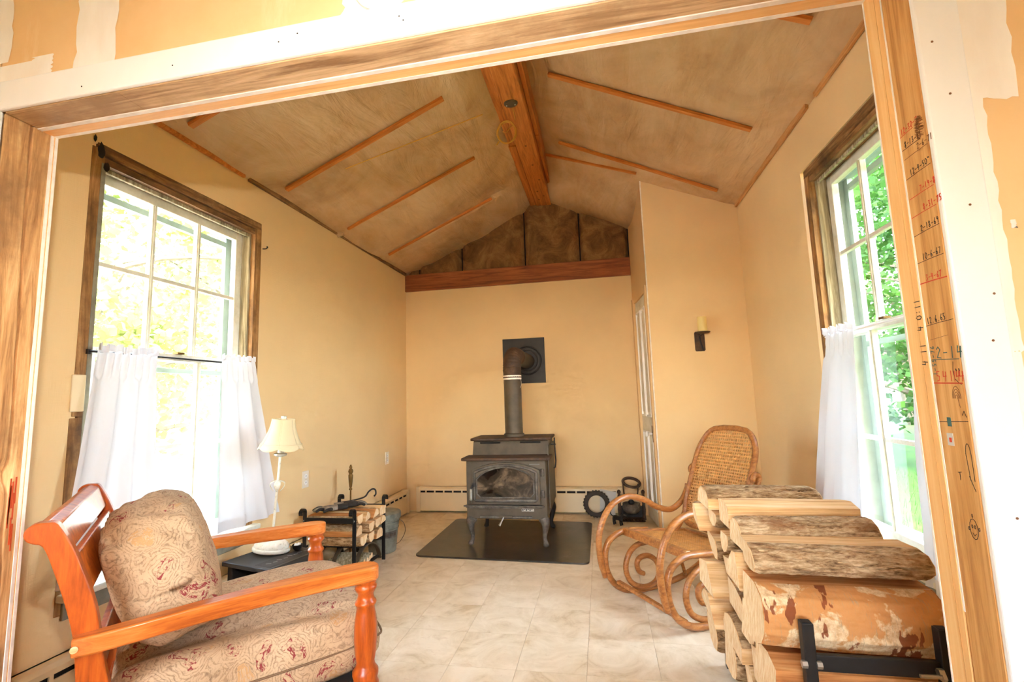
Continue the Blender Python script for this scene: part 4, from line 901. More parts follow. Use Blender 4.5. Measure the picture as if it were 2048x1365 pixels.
# ------------------------------------------------------------------ firewood
def make_log(name, label, cat, group, x0, length, sec, barks, mats, seed, yaw=0, loc_yz=(0, 0), rough=.005, nb=44):
    """sec: cross-section points (y,z) around 0; barks[i] True when edge i..i+1 carries bark. Runs along +x from x0."""
    rnd = random.Random(seed); n = len(sec); nx = 14
    wood_mat, bark_mat = mats
    sec = [Vector((p[0] * rnd.uniform(.92, 1.0), p[1] * rnd.uniform(.92, 1.0))) for p in sec]
    pts = []; fl = []
    for i in range(n):
        a, b = sec[i], sec[(i + 1) % n]; k = 4
        for j in range(k): pts.append(a.lerp(b, j / k)); fl.append(barks[i])
    m = len(pts); dy, dz = rnd.uniform(-.006, .006), rnd.uniform(-.004, .004)
    tilt0, tilt1 = rnd.uniform(-.12, .12), rnd.uniform(-.12, .12)
    def P(j, t, out=0.0):
        i0 = int(j) % m; i1 = (i0 + 1) % m; p = pts[i0].lerp(pts[i1], j - int(j))
        w = .97 - .05 * noise.noise(Vector((t * 2.1 + seed, p.x * 14, p.y * 14 + seed * .3))) - .025 * noise.noise(Vector((t * .8 + seed, p.x * 60, p.y * 60)))
        q = p * w; r_ = q.length + 1e-6; q = q * (1 + out / r_)
        x = t * length + (tilt0 * p.y + tilt1 * p.x * .5) * (1 - 2 * t)
        return (x, q.x + dy * t, q.y + dz * t)
    side = MB(); rings = [[P(j, i / nx) for j in range(m)] for i in range(nx + 1)]
    for i in range(nx):
        for j in range(m): side.add([rings[i][j], rings[i + 1][j], rings[i + 1][(j + 1) % m], rings[i][(j + 1) % m]], [(0, 1, 2, 3)])
    for i in (0, nx):
        c = (sum(p[0] for p in rings[i]) / m + (.003 if i == 0 else -.003), sum(p[1] for p in rings[i]) / m, sum(p[2] for p in rings[i]) / m)
        side.add(rings[i] + [c], [(j, (j + 1) % m, m) for j in range(m)])
    me = bpy.data.meshes.new(name); me.from_pydata(side.v, [], side.f)
    bm = bmesh.new(); bm.from_mesh(me); bmesh.ops.remove_doubles(bm, verts=bm.verts, dist=1e-5); bmesh.ops.recalc_face_normals(bm, faces=bm.faces)
    me.materials.append(MAT[wood_mat]); me.materials.append(MAT['end'])
    for f in bm.faces:
        if abs(f.normal.x) > .6: f.material_index = 1
    bm.to_mesh(me); bm.free()
    o = obj(name, me, None); o.location = (x0, loc_yz[0], loc_yz[1]); o.rotation_euler = (0, 0, yaw)
    tag(o, label, cat, group)
    # bark: one run of neighbouring bark edges, finely ridged
    if any(fl):
        st = next(j for j in range(m) if fl[j] and not fl[j - 1]); run = 0
        while fl[(st + run) % m] and run < m: run += 1
        nr = run * 3
        def B(u, v):
            j = st + u * run; t = v; e = min(1, 14 * u, 14 * (1 - u), 30 * v, 30 * (1 - v))
            y = u * run * .35
            rd = 1 - abs(noise.noise(Vector((t * length * 22 + seed, y * 4.2 + .8 * noise.noise(Vector((t * 9, y, seed))), seed)))) * 2.2
            fine = noise.noise(Vector((t * length * 70, y * 14, seed + 3)))
            return P(j % m, .004 + .992 * t, (.0015 + rough * max(-.5, rd) + rough * .35 * fine) * e + .0006)
        obj('bark', MB().grid(B, nr, nb), bark_mat, o, smooth=2)
    return o
def section(kind, w, h, rnd):
    hw, hh = w / 2, h / 2
    if kind == 'top':     # bark on top, flat split below
        P = [(-hw, -hh), (hw, -hh), (hw, -hh * .2), (hw * .8, hh * .55), (hw * .4, hh * .95), (-hw * .1, hh), (-hw * .6, hh * .7), (-hw * .95, hh * .1)]; B = [0, 0, 1, 1, 1, 1, 1, 0]
    elif kind == 'front':  # bark toward the viewer (-y)
        P = [(hw, -hh), (hw, hh), (-hw * .1, hh), (-hw * .7, hh * .75), (-hw, hh * .25), (-hw, -hh * .3), (-hw * .75, -hh * .8), (-hw * .2, -hh)]; B = [0, 0, 1, 1, 1, 1, 1, 0]
    elif kind == 'wedge':
        P = [(-hw, -hh), (hw, -hh * .5), (hw * .9, hh * .2), (hw * .4, hh * .85), (-hw * .2, hh)]; B = [0, 1, 1, 1, 0]
    elif kind == 'low':    # bark below
        P = [(-hw, hh), (-hw, hh * .1), (-hw * .6, -hh * .7), (0, -hh), (hw * .7, -hh * .7), (hw, hh * .1), (hw, hh)]; B = [1, 1, 1, 1, 1, 1, 0]
    elif kind == 'slab': P = [(-hw, -hh), (hw, -hh), (hw, hh * .8), (-hw * .2, hh), (-hw, hh * .7)]; B = [0] * 5
    else: P = [(-hw, -hh), (hw * .8, -hh), (hw, hh * .6), (0, hh)]; B = [0, 0, 1, 0] if rnd.random() < .5 else [0, 0, 0, 0]
    return P, [bool(b) for b in B]
def big_pile():
    G = 'split firewood logs stacked in the black rack'
    common = 'split firewood log packed in the lower tiers of the stack by the right window'
    # (y0, y1, z0, z1, kind, wood, bark, label, x0, len)
    L = [(1.390, 1.575, .458, .632, 'front', 'split_red', 'birch', 'birch log with peeling papery bark at the front of the stack', .385, .440),
         (1.450, 1.612, .637, .716, 'front', 'split', 'bark', 'thick grey barked log lying just above the birch log', .392, .425),
         (1.618, 1.755, .655, .742, 'top', 'split', 'bark', 'barked half log, third from the front on top of the stack', .408, .395),
         (1.762, 1.905, .678, .772, 'slab', 'split', 'bark', 'pale bare split plank of firewood on top of the stack', .392, .405),
         (1.912, 2.100, .708, .782, 'top', 'split', 'bark2', 'dark barked log lying rearmost on top of the stack', .362, .400),
         (1.90, 2.04, .640, .70, 'low', 'split', 'bark2', None, .38, .42),
         (1.60, 1.735, .545, .648, 'wedge', 'split', 'bark', None, .40, .43), (1.742, 1.835, .600, .668, 'low', 'split', 'bark2', None, .40, .43), (1.842, 1.985, .570, .635, 'x', 'split', 'bark', None, .385, .43), (2.05, 2.19, .595, .70, 'wedge', 'split', 'bark', None, .37, .43),
         (1.742, 1.95, .485, .565, 'x', 'split', 'bark', None, .39, .43), (1.96, 2.20, .485, .590, 'low', 'split', 'bark2', None, .37, .44), (1.60, 1.735, .505, .541, 'slab', 'split', 'bark', None, .41, .42),
         (1.390, 1.56, .345, .455, 'slab', 'split_red', 'bark', None, .39, .46), (1.572, 1.70, .385, .500, 'front', 'split', 'bark2', None, .40, .43), (1.712, 1.955, .375, .480, 'front', 'split', 'bark', None, .38, .45), (1.965, 2.20, .37, .48, 'x', 'split', 'bark', None, .38, .43),
         (1.390, 1.545, .240, .340, 'wedge', 'split_red', 'bark2', None, .395, .46), (1.555, 1.70, .262, .380, 'x', 'split', 'bark', None, .41, .43), (1.712, 1.975, .272, .370, 'top', 'split', 'bark2', None, .385, .45), (1.985, 2.20, .26, .365, 'wedge', 'split', 'bark', None, .39, .43),
         (1.390, 1.545, .135, .235, 'top', 'split', 'bark', None, .40, .46), (1.555, 1.68, .140, .257, 'wedge', 'split', 'bark', None, .42, .43), (1.69, 1.83, .140, .262, 'x', 'split', 'bark2', None, .42, .43), (1.84, 2.00, .140, .265, 'front', 'split', 'bark', None, .41, .43), (2.01, 2.20, .135, .255, 'low', 'split', 'bark2', None, .40, .43)]
    rnd = random.Random(4)
    low = sorted([q for q in L if not q[7]], key=lambda q: -(q[2] + q[3])); tiers = [[]]
    for q in low:
        if tiers[-1] and (tiers[-1][0][2] + tiers[-1][0][3] - q[2] - q[3]) / 2 > .075: tiers.append([])
        tiers[-1].append(q)
    ordn = ['foremost', 'second from the front', 'third from the front', 'fourth from the front', 'fifth from the front', 'sixth from the front', 'seventh from the front', 'rearmost']
    tn = ['just below the top row', 'in the upper middle tier', 'in the middle tier', 'in the lower middle tier', 'in the low tier', 'in the bottom tier']
    names = {}
    for ti, tr_ in enumerate(tiers):
        for k, q in enumerate(sorted(tr_, key=lambda q: q[0])): names[q[:4]] = 'split log %s of the tall stack, %s' % (tn[min(ti, 5)] if ti < len(tiers) - 1 else 'in the bottom tier', ordn[min(k, 7)])
    for i, (y0, y1, z0, z1, kd, wm, bm_, lb, x0, ln) in enumerate(L):
        P, B = section(kd, (y1 - y0) * .97, (z1 - z0) * .98, rnd)
        make_log('firewood_log', lb or names[(y0, y1, z0, z1)], 'log', G, x0 + (rnd.uniform(-.008, .012) if lb else rnd.uniform(-.03, .045)), ln - (0 if lb else .03), P, B, (wm, bm_), i * 1.37 + .5, rnd.uniform(-.02, .02), ((y0 + y1) / 2, (z0 + z1) / 2), .0015 if bm_ == 'birch' else .0055, 90 if lb else 40)
    t = thing('firewood_rack', 'black square-tube firewood rack holding the tall stack of logs', 'log rack', (0, 0, 0))
    for x in (.468, .762):
        for y in (1.355, 2.245):
            obj('upright', MB().box(x - .0135, x + .0135, y - .0135, y + .0135, 0, .575), 'black_metal', t, bevel=.002)
            if y < 2: obj('tube_end', MB().box(x - .010, x + .010, y - .010, y + .010, .5755, .5765), 'dark_gap', t)
        obj('side_rail', MB().box(x - .0135, x + .0135, 1.369, 2.231, .10, .127), 'black_metal', t, bevel=.002)
    for y in (1.355, 2.245): obj('cross_bar', MB().box(.482, .748, y - .004, y + .010, .462, .500), 'black_metal', t, bevel=.002); obj('cross_bar', MB().box(.482, .748, y - .0135, y + .0135, .06, .087), 'black_metal', t, bevel=.002)
    for x, sgn in ((.452, 1), (.485, -1), (.742, 1), (.779, -1)):
        obj('bolt', MB().lathe([(.009, -.006), (.009, .006)], 6, (x, 1.342, .482), 'x'), 'steel', t)
    obj('bolt', MB().lathe([(.0045, -.045), (.0045, .0)], 10, (.742, 1.338, .474), 'x').lathe([(.010, -.002), (.010, .006)], 6, (.742, 1.338, .474), 'x'), 'steel', t)
big_pile()

def small_rack():
    x0, x1, y0, y1 = -1.995, -1.635, 2.96, 3.385
    t = thing('log_rack', 'small black metal log rack with curled post tops beside the left wall', 'log rack')
    def post(x, y, sg):
        o = obj('post', MB().box(x - .013, x + .013, y - .004, y + .004, 0, .43), 'black_metal', t, bevel=.002)
        pts = [(x, y, .428)] + [(x, y + sg * (.024 - .024 * cos(a)), .432 + .024 * sin(a)) for a in [k * pi / 6 for k in range(0, 8)]]
        mb = MB()
        for a, b in zip(pts[:-1], pts[1:]): mb.bar(a, b, .026, .007, up=(0, 1, .01))
        obj('curl', mb, 'black_metal', o)
        obj('rivet', MB().lathe([(.006, -.002), (.006, .002)], 8, (x, y - sg * .0 - .006 * (1 if sg < 0 else -1), .378), 'y'), 'steel', o)
    for x in (x0, x1): post(x, y0, -1); post(x, y1, 1)
    for y in (y0, y1): obj('cross_bar', MB().box(x0, x1, y - .010, y - .004 + .012, .362, .396), 'black_metal', t, bevel=.002)
    for x in (x0 + .03, x1 - .03): obj('base_bar', MB().box(x - .012, x + .012, y0 + .006, y1 - .006, .03, .042), 'black_metal', t); 
    for x in (x0 + .05, (x0 + x1) / 2, x1 - .02):
        pts = smoothpath([(x, y0 + .02, .02), (x, y0 + .06, .10), (x, y0 + .13, .155), (x, (y0 + y1) / 2, .172), (x, y1 - .13, .155), (x, y1 - .06, .10), (x, y1 - .02, .02)], 4)
        mb = MB()
        for a, b in zip(pts[:-1], pts[1:]): mb.bar(a, b, .028, .008, up=(1, 0, 0) if False else (0, 0, 1))
        obj('curved_strap', mb, 'iron', t)
    obj('log_cradle', MB().box(x0 + .02, x1 - .01, y0 + .10, y1 - .10, .178, .184), 'black_metal', t)
    rnd = random.Random(9); k = 0
    rows = [(.186, .262, 3), (.264, .335, 4), (.337, .408, 4)]
    for ri, (z0, z1, n) in enumerate(rows):
        a0, a1 = y0 + .016, y1 - .018
        if z0 < .2: a0, a1 = y0 + .05, y1 - .05
        for i in range(n):
            ya, yb = a0 + (a1 - a0) * i / n, a0 + (a1 - a0) * (i + 1) / n
            kd = rnd.choice(['wedge', 'top', 'x', 'low', 'slab']); P, B = section(kd, (yb - ya) * .91, (z1 - z0) * .93, rnd)
            make_log('firewood_log', 'short split log in the small rack, %s row, %s' % (('bottom', 'middle', 'top')[ri], ('nearest', 'second from the front', 'third from the front', 'rearmost')[i if i < n - 1 else 3]), 'log', 'short logs in the small black rack', x0 + .005 + rnd.uniform(-.0, .02), .35 + rnd.uniform(0, .03), P, B, (rnd.choice(['split', 'split', 'split_red']), rnd.choice(['bark', 'bark2'])), 50 + k * 1.7, rnd.uniform(-.02, .02), ((ya + yb) / 2, (z0 + z1) / 2)); k += 1
    # kindling sticks below
    for i in range(5):
        y = y0 + .12 + .045 * i; x_ = x0 + .06 + rnd.uniform(0, .04)
        P, B = section('x', .04, .04, rnd); make_log('kindling_stick', 'weathered grey stick stored under the small black rack', 'stick', 'sticks under the small rack', x_, .26, P, B, ('weathered', 'bark2'), 80 + i, rnd.uniform(-.03, .03), (y, .065))
    # gloves on top
    def glove(name, label, loc, rz, mat, mat2):
        g = thing(name, label, 'glove', loc, rz)
        pal = MB().lathe([(.004, -.05), (.034, -.045), (.042, -.02), (.044, .01), (.040, .04), (.028, .055), (.006, .06)], 14, (0, 0, .020), 'x', sx=1, sy=.45)
        obj('palm', pal, mat, g, smooth=2)
        for i, (yy, ln) in enumerate(((-.030, .055), (-.010, .068), (.010, .064), (.030, .050))):
            obj('finger', MB().tube(smoothpath([(.045, yy, .020), (.045 + ln * .5, yy * 1.25, .026), (.045 + ln, yy * 1.4, .013)], 3), [.011, .011, .011, .010, .010, .009, .007], 8), mat2 if i % 2 else mat, g, smooth=2)
        obj('thumb', MB().tube(smoothpath([(-.005, .035, .018), (.02, .06, .022), (.05, .068, .012)], 3), [.012, .012, .011, .011, .010, .009, .007], 8), mat2, g, smooth=2)
        obj('cuff', MB().lathe([(.036, -.11), (.040, -.08), (.036, -.05), (.033, -.045)], 16, (0, 0, .021), 'x', sy=.5), mat2, g, smooth=1)
    glove('work_glove', 'dark grey work glove lying on the small log rack', (-1.80, 3.20, .412), radians(30), 'glove_d', 'glove_l'); glove('work_glove', 'pale grey striped work glove hanging over the small rack front', (-1.865, 3.055, .418), radians(215), 'glove_l', 'glove_d')
    # upright poker with ornate brass handle, standing behind the rack
    p = thing('fire_poker', 'tall fire poker with ornate brass handle standing behind the log rack', 'poker', (-1.925, 3.425, 0))
    obj('rod', MB().lathe([(.006, 0), (.006, .49)], 8), 'brass', p)
    obj('handle', MB().lathe([(.006, .485), (.012, .49), (.012, .497), (.007, .503), (.010, .512), (.014, .545), (.017, .585), (.017, .600), (.010, .606), (.014, .614), (.019, .628), (.014, .642), (.008, .648), (.011, .658), (.008, .668), (.003, .678)], 14), 'brass', p, smooth=2)
    obj('foot', MB().lathe([(.035, 0), (.035, .008), (.010, .014)], 14), 'brass', p, smooth=1)
    h = tag(obj('fire_hook', MB().tube(smoothpath([(-1.96, 3.30, .418), (-1.88, 3.34, .424), (-1.80, 3.40, .440), (-1.775, 3.42, .475), (-1.755, 3.44, .492), (-1.735, 3.45, .485), (-1.73, 3.45, .455), (-1.742, 3.445, .438)], 5), .006, 8), 'iron_dark', smooth=2), 'black bent fire hook lying across the small log rack', 'fire hook')
    # bucket
    b = thing('ash_bucket', 'galvanised ash bucket with lid beside the small log rack', 'bucket', (-1.735, 3.575, 0))
    obj('body', MB().lathe([(.100, 0), (.104, .006), (.112, .10), (.120, .17), (.127, .24), (.132, .262)], 32), 'galv', b, smooth=1)
    for z, r_ in ((.175, .1225), (.225, .1275)): obj('rib', MB().tube([(r_ * cos(a / 32 * 2 * pi), r_ * sin(a / 32 * 2 * pi), z) for a in range(32)], .003, 6, True), 'galv', b, smooth=2)
    obj('lid', MB().lathe([(.138, .245), (.140, .250), (.140, .288), (.132, .296), (.09, .304), (.02, .310)], 32), 'galv', b, smooth=1)
    mb = MB(); mk = MB()
    for i in range(12):
        a0, a1 = radians(-150 + i * 12), radians(-150 + (i + 1) * 12); r_ = .1185
        mb.add([(r_ * cos(a0), r_ * sin(a0), .115 + .004 * sin(i)), (r_ * cos(a1), r_ * sin(a1), .115 + .004 * sin(i + 1)), ((r_ + .005) * cos(a1), (r_ + .005) * sin(a1), .165), ((r_ + .005) * cos(a0), (r_ + .005) * sin(a0), .165)], [(0, 1, 2, 3)])
        for kk in range(3):
            if (i * 3 + kk) % 4 == 3: continue
            a0, a1 = radians(-150 + i * 12 + kk * 4), radians(-150 + i * 12 + kk * 4 + 2.2); r_ = .1205
            mk.add([(r_ * cos(a0), r_ * sin(a0), .128), (r_ * cos(a1), r_ * sin(a1), .128), ((r_ + .003) * cos(a1), (r_ + .003) * sin(a1), .150), ((r_ + .003) * cos(a0), (r_ + .003) * sin(a0), .150)], [(0, 1, 2, 3)])
    lb = obj('faded_label', mb, 'ash', b, solid=.001); obj('worn_print', mk, 'rust', lb, solid=.001)
    obj('wire_handle', MB().tube(smoothpath([(.130, .02, .235), (.165, .03, .20), (.178, .02, .14), (.160, -.03, .085), (.135, -.05, .07)], 5), .0025, 6), 'iron', b, smooth=2)
small_rack()

# ------------------------------------------------------------------ lamp on black stand
def lamp_corner():
    rz = radians(-14)
    b = thing('black_stand', 'low black stand with overhanging top under the cream lamp', 'stand', (-1.775, 2.36, 0), rz)
    obj('top', MB().box(-.175, .175, -.165, .165, .328, .350), 'black_box', b, bevel=.003)
    for x in (-.145, .145): obj('side', MB().box(x - .018, x + .018, -.14, .14, 0, .328), 'black_box', b, bevel=.003)
    obj('back', MB().box(-.127, .127, .11, .135, .02, .328), 'black_box', b); obj('shelf', MB().box(-.127, .127, -.13, .11, .10, .118), 'black_box', b)
    obj('top_inlay', MB().box(.045, .155, -.14, .15, .350, .3506), 'iron_dark', b)
    for i in range(8): obj('silver_mark', MB().bar((.085 + .012 * (i % 2), -.11 + .032 * i, .3512), (.105 + .006 * (i % 2), -.095 + .032 * i, .3512), .004, .0008), 'print', b)
    obj('jar', MB().lathe([(.04, .118), (.042, .16), (.03, .175)], 16, (-.05, -.07, 0)), 'fixture_face', b, smooth=1)
    c = thing('glass_cup', 'small dark glass cup of white pebbles beside the lamp base', 'cup', (-1.698, 2.456, .3505))
    obj('bowl', MB().lathe([(.014, 0), (.016, .004), (.024, .014), (.028, .030), (.026, .031), (.020, .014)], 18), 'iron_dark', c, smooth=1)
    for (x, y) in ((-.010, 0), (.008, .010), (.010, -.008), (-.002, .012), (-.003, -.012)): obj('pebble', MB().lathe([(.002, .020), (.008, .024), (.008, .032), (.003, .037)], 8, (x, y, 0)), 'fixture', c, smooth=2)
    l = thing('table_lamp', 'slender cream lamp with scalloped bell shade on the black stand', 'lamp', (-1.827, 2.412, .3600), 0); l.rotation_euler = (0, radians(4.6), 0)
    # oval ribbed base
    def base(u, v):
        a = 2 * pi * u; r_ = .082 * (1 - v ** 2.2) ** .5 if v > .0 else .082
        rib = 1 + .05 * sin(a * 14) * (0.2 + v) * (1 - v)
        return (1.18 * r_ * rib * cos(a), .85 * r_ * rib * sin(a), .018 + .052 * v)
    obj('base', MB().lathe([(.088, 0), (.090, .004), (.090, .016), (.084, .020)], 36, sx=1.16, sy=.86).grid(base, 84, 8), 'lamp_paint', l, smooth=2)
    obj('stem', MB().lathe([(.014, .066), (.009, .08), (.0065, .10), (.0065, .33), (.010, .335), (.010, .345), (.0065, .35), (.0065, .50), (.011, .51)], 12), 'lamp_paint', l, smooth=1)
    for k in range(4):
        a = k * pi / 2 + .6
        lf = MB().grid(lambda u, v, a=a: ((.008 + .030 * sin(pi * u * .9)) * cos(a) - (v - .5) * .034 * sin(pi * (u * .85 + .1)) * sin(a), (.008 + .030 * sin(pi * u * .9)) * sin(a) + (v - .5) * .034 * sin(pi * (u * .85 + .1)) * cos(a), .375 - .058 * u + .012 * sin(pi * u)), 8, 4)
        obj('leaf_ornament', lf, 'lamp_paint', l, smooth=2, solid=.003)
    obj('socket', MB().lathe([(.024, .508), (.034, .514), (.034, .522), (.018, .528), (.018, .585)], 18), 'steel', l, smooth=1)
    # bell shade in six gores with scalloped hem
    def shade(u, v):
        a = 2 * pi * u; g = abs(sin(3 * a)); r_ = .058 + .056 * v ** 1.7 + .004 * (g - .5)
        z = .715 - .162 * v
        if v > .86: r_ += .003; z -= .010 * (g - .3) * (v - .86) / .14 * 1.4
        return (r_ * cos(a), r_ * sin(a), z)
    sh = obj('shade', MB().grid(shade, 72, 22), 'shade', l, smooth=2, solid=.0015)
    for k in range(6):
        a = k * pi / 3; obj('gore_seam', MB().tube([(lambda p: (p[0] * 1.012, p[1] * 1.012, p[2]))(shade(k / 6, v / 10)) for v in range(11)], .0014, 5), 'piping' if False else 'shade', sh)
    obj('hem_braid', MB().tube([(lambda p: (p[0] * 1.02, p[1] * 1.02, p[2]))(shade(i / 72, .86)) for i in range(72)], .0028, 6, True), 'shade', sh, smooth=2)
    obj('harp', MB().tube(smoothpath([(.018, 0, .52), (.04, 0, .58), (.035, 0, .69), (0, 0, .722), (-.035, 0, .69), (-.04, 0, .58), (-.018, 0, .52)], 4), .002, 5), 'steel', l)
    obj('finial', MB().lathe([(.016, .716), (.016, .730), (.004, .732)], 6), 'steel', l)
    tag(obj('power_cord', MB().tube(smoothpath([(-1.975, 2.30, .02), (-1.985, 2.26, .16), (-1.985, 2.20, .245), (-1.965, 2.13, .20), (-1.95, 2.05, .06), (-1.94, 1.9, .006), (-1.94, 1.7, .006)], 6), .005, 7), 'cord', smooth=2), 'black power cord looping beside the black stand', 'cord')
lamp_corner()

# ------------------------------------------------------------------ iron things in the back corner
def corner_bits():
    t = thing('tire_ring', 'black ribbed tire leaning against the back heater', 'tire', (-.098, 4.685, .124)); t.rotation_euler = (radians(-17), 0, 0)
    obj('tire_body', MB().lathe([(.080, -.024), (.092, -.030), (.112, -.028), (.120, -.018), (.120, .018), (.112, .028), (.092, .030), (.080, .024), (.080, -.024)], 40, axis='y', cap=False), 'rubber', t, smooth=1)
    for k in range(26): a = 2 * pi * k / 26; o = obj('tread_lug', MB().box(-.006, .006, -.024, .024, .116, .126), 'rubber', t, bevel=.002) if k == 0 else None; \
        (setattr(o, 'rotation_euler', (0, a, 0)) if o else None); globals().setdefault('_lug', o)
    lug = globals()['_lug']
    for k in range(1, 26): o = lug.copy(); COL.objects.link(o); o.parent = t; o.rotation_euler = (0, 2 * pi * k / 26, 0)
    c = tag(obj('white_card', MB().prism([(-.072, .006), (-.060, .245), (.095, .215), (.062, .095), (.075, .006)], 0, .003, lambda a, b, d: (a, 4.775 + d - .012 + (b) * .035, b)), 'card'), 'bent white card standing behind the tire', 'card')
    i = thing('oil_lamp_bracket', 'old cast iron oil lamp holder with round pot in the back corner', 'lamp holder', (.218, 4.60, 0))
    obj('base_plate', MB().box(-.10, .115, -.06, .07, 0, .014), 'rust', i, bevel=.003)
    for x in (-.105, .112):
        obj('side_post', MB().lathe([(.018, 0), (.014, .04), (.018, .09), (.012, .14), (.016, .20), (.010, .225), (.017, .24), (.017, .255), (.006, .266)], 12, (x, .03, 0)), 'rust', i, smooth=2)
    obj('top_bar', MB().box(-.105, .112, .022, .038, .205, .222), 'rust', i, bevel=.002); obj('lower_grille', MB().box(-.10, .11, .034, .042, .02, .12), 'iron_dark', i)
    obj('font_pot', MB().lathe([(.020, .062), (.050, .07), (.076, .095), (.082, .125), (.078, .150), (.080, .156), (.072, .158), (.066, .145)], 22, (0, -.02, 0)), 'ash', i, smooth=2)
    obj('burner', MB().lathe([(.024, .150), (.030, .160), (.026, .176), (.014, .186)], 16, (0, -.02, 0)), 'iron_dark', i, smooth=1)
    for x in (-.062, .068): obj('ring_stem', MB().tube(smoothpath([(x * .9, .025, .215), (x, .005, .27), (x * 1.03, -.005, .325)], 4), .006, 8), 'rust', i, smooth=2)
    obj('chimney_ring', MB().tube([(.012 + .076 * cos(a / 30 * 2 * pi), -.01 + .060 * sin(a / 30 * 2 * pi), .338 + .030 * sin(a / 30 * 2 * pi) - .010 * cos(a / 30 * 2 * pi)) for a in range(30)], .013, 8, True, 1.0), 'rust', i, smooth=2)
    for k in range(7): obj('scroll_foot', MB().tube([(-.085 + .028 * k + .012 * cos(a / 12 * 2 * pi), -.062, .018 + .012 * sin(a / 12 * 2 * pi)) for a in range(12)], .004, 6, True), 'rust', i, smooth=2)
    # small cast animal
    d = thing('iron_dog', 'little cast iron dog figure standing beside the tire', 'figurine', (.085, 4.43, 0), radians(-35))
    obj('torso', MB().lathe([(.004, -.05), (.018, -.042), (.022, -.02), (.019, .0), (.022, .022), (.024, .04), (.012, .052)], 14, (0, 0, .062), 'x'), 'iron_dark', d, smooth=2)
    obj('head', MB().tube(smoothpath([(.04, 0, .07), (.062, 0, .092), (.08, 0, .092), (.10, 0, .082)], 3), [.018, .018, .017, .017, .016, .015, .013, .011, .009, .006], 10), 'iron_dark', d, smooth=2)
    for x in (-.035, .036):
        for y in (-.013, .013): obj('leg', MB().tube([(x, y, .06), (x - .003, y, .03), (x + .003, y, .003)], [.010, .007, .007], 8), 'iron_dark', d, smooth=2)
    obj('tail', MB().tube(smoothpath([(-.048, 0, .07), (-.07, 0, .085), (-.075, 0, .105)], 3), .005, 6), 'iron_dark', d, smooth=2)
    for y in (-.012, .012): obj('ear', MB().tube([(.060, y, .104), (.056, y * 1.4, .118)], [.007, .003], 6), 'iron_dark', d)
corner_bits()

# ------------------------------------------------------------------ wall fittings
def fittings():
    s = thing('candle_sconce', 'dark metal wall sconce on the narrow closet wall', 'sconce', (.830, YC, 1.565))
    obj('backplate', MB().prism([(-.032, -.082), (.032, -.082), (.040, -.072), (.040, .072), (.032, .082), (-.032, .082), (-.040, .072), (-.040, -.072)], -.008, 0, lambda a, b, d: (a, d, b)), 'rust', s, bevel=.002)
    obj('arm', MB().bar((.0, -.004, .045), (.012, -.07, .056), .014, .010), 'rust', s); obj('drip_pan', MB().lathe([(.02, .058), (.048, .060), (.058, .068), (.058, .071), (.046, .064)], 24, (.014, -.075, 0)), 'rust', s, smooth=1)
    obj('moulded_stem', MB().tube(smoothpath([(.0, -.01, .04), (.004, -.014, .0), (.016, -.013, -.05), (.022, -.010, -.07)], 4), .006, 6), 'iron_dark', s, smooth=2)
    tag(obj('pillar_candle', MB().lathe([(.034, 0), (.037, .004), (.037, .128), (.034, .134), (.020, .131), (.002, .129)], 28), 'wax', smooth=1), 'cream pillar candle standing on the dark wall sconce', 'candle').location = (.844, YC - .075, 1.6265)
    bpy.data.objects['pillar_candle'].data
    w = obj('wick', MB().tube([(0, 0, .129), (.002, 0, .14)], .0015, 5), 'iron_dark', bpy.data.objects['pillar_candle'])
    for (y, z, lb) in ((3.085, .625, 'white outlet plate on the left wall right of the lamp'), (4.383, .606, 'white outlet plate on the left wall near the back corner')):
        o = thing('wall_outlet', lb, 'outlet', (XL, y, z))
        obj('plate', MB().box(0, .006, -.036, .036, -.058, .058), 'plate', o, bevel=.002)
        for dz in (-.022, .022): r_ = obj('receptacle', MB().lathe([(.016, .0055), (.016, .0085)], 18, (0, 0, dz), 'x'), 'fixture', o); [obj('slot', MB().box(.0084, .0090, yy - .001, yy + .001, dz - .003, dz + .005), 'dark_gap', r_) for yy in (-.005, .005)]
        obj('screw', MB().lathe([(.003, .006), (.003, .0072)], 8, axis='x'), 'steel', o)
    f = thing('wall_light', 'round white wall fixture above the opening, cut by the photo edge', 'wall light', (-.455, YN, 2.128))
    obj('rim', MB().lathe([(.070, 0), (.070, -.012), (.064, -.018), (.050, -.020), (.048, -.014), (.048, 0)], 40, axis='y', cap=False), 'fixture', f, smooth=1)
    obj('face', MB().lathe([(.052, 0), (.052, -.016), (.046, -.024), (.030, -.032), (.006, -.035)], 40, axis='y'), 'fixture_face', f, smooth=1)
    for a in (200, 320, 80): obj('screw', MB().lathe([(.004, -.021), (.004, -.017)], 8, (.059 * cos(radians(a)), 0, .059 * sin(radians(a))), 'y'), 'brass', f)
fittings()

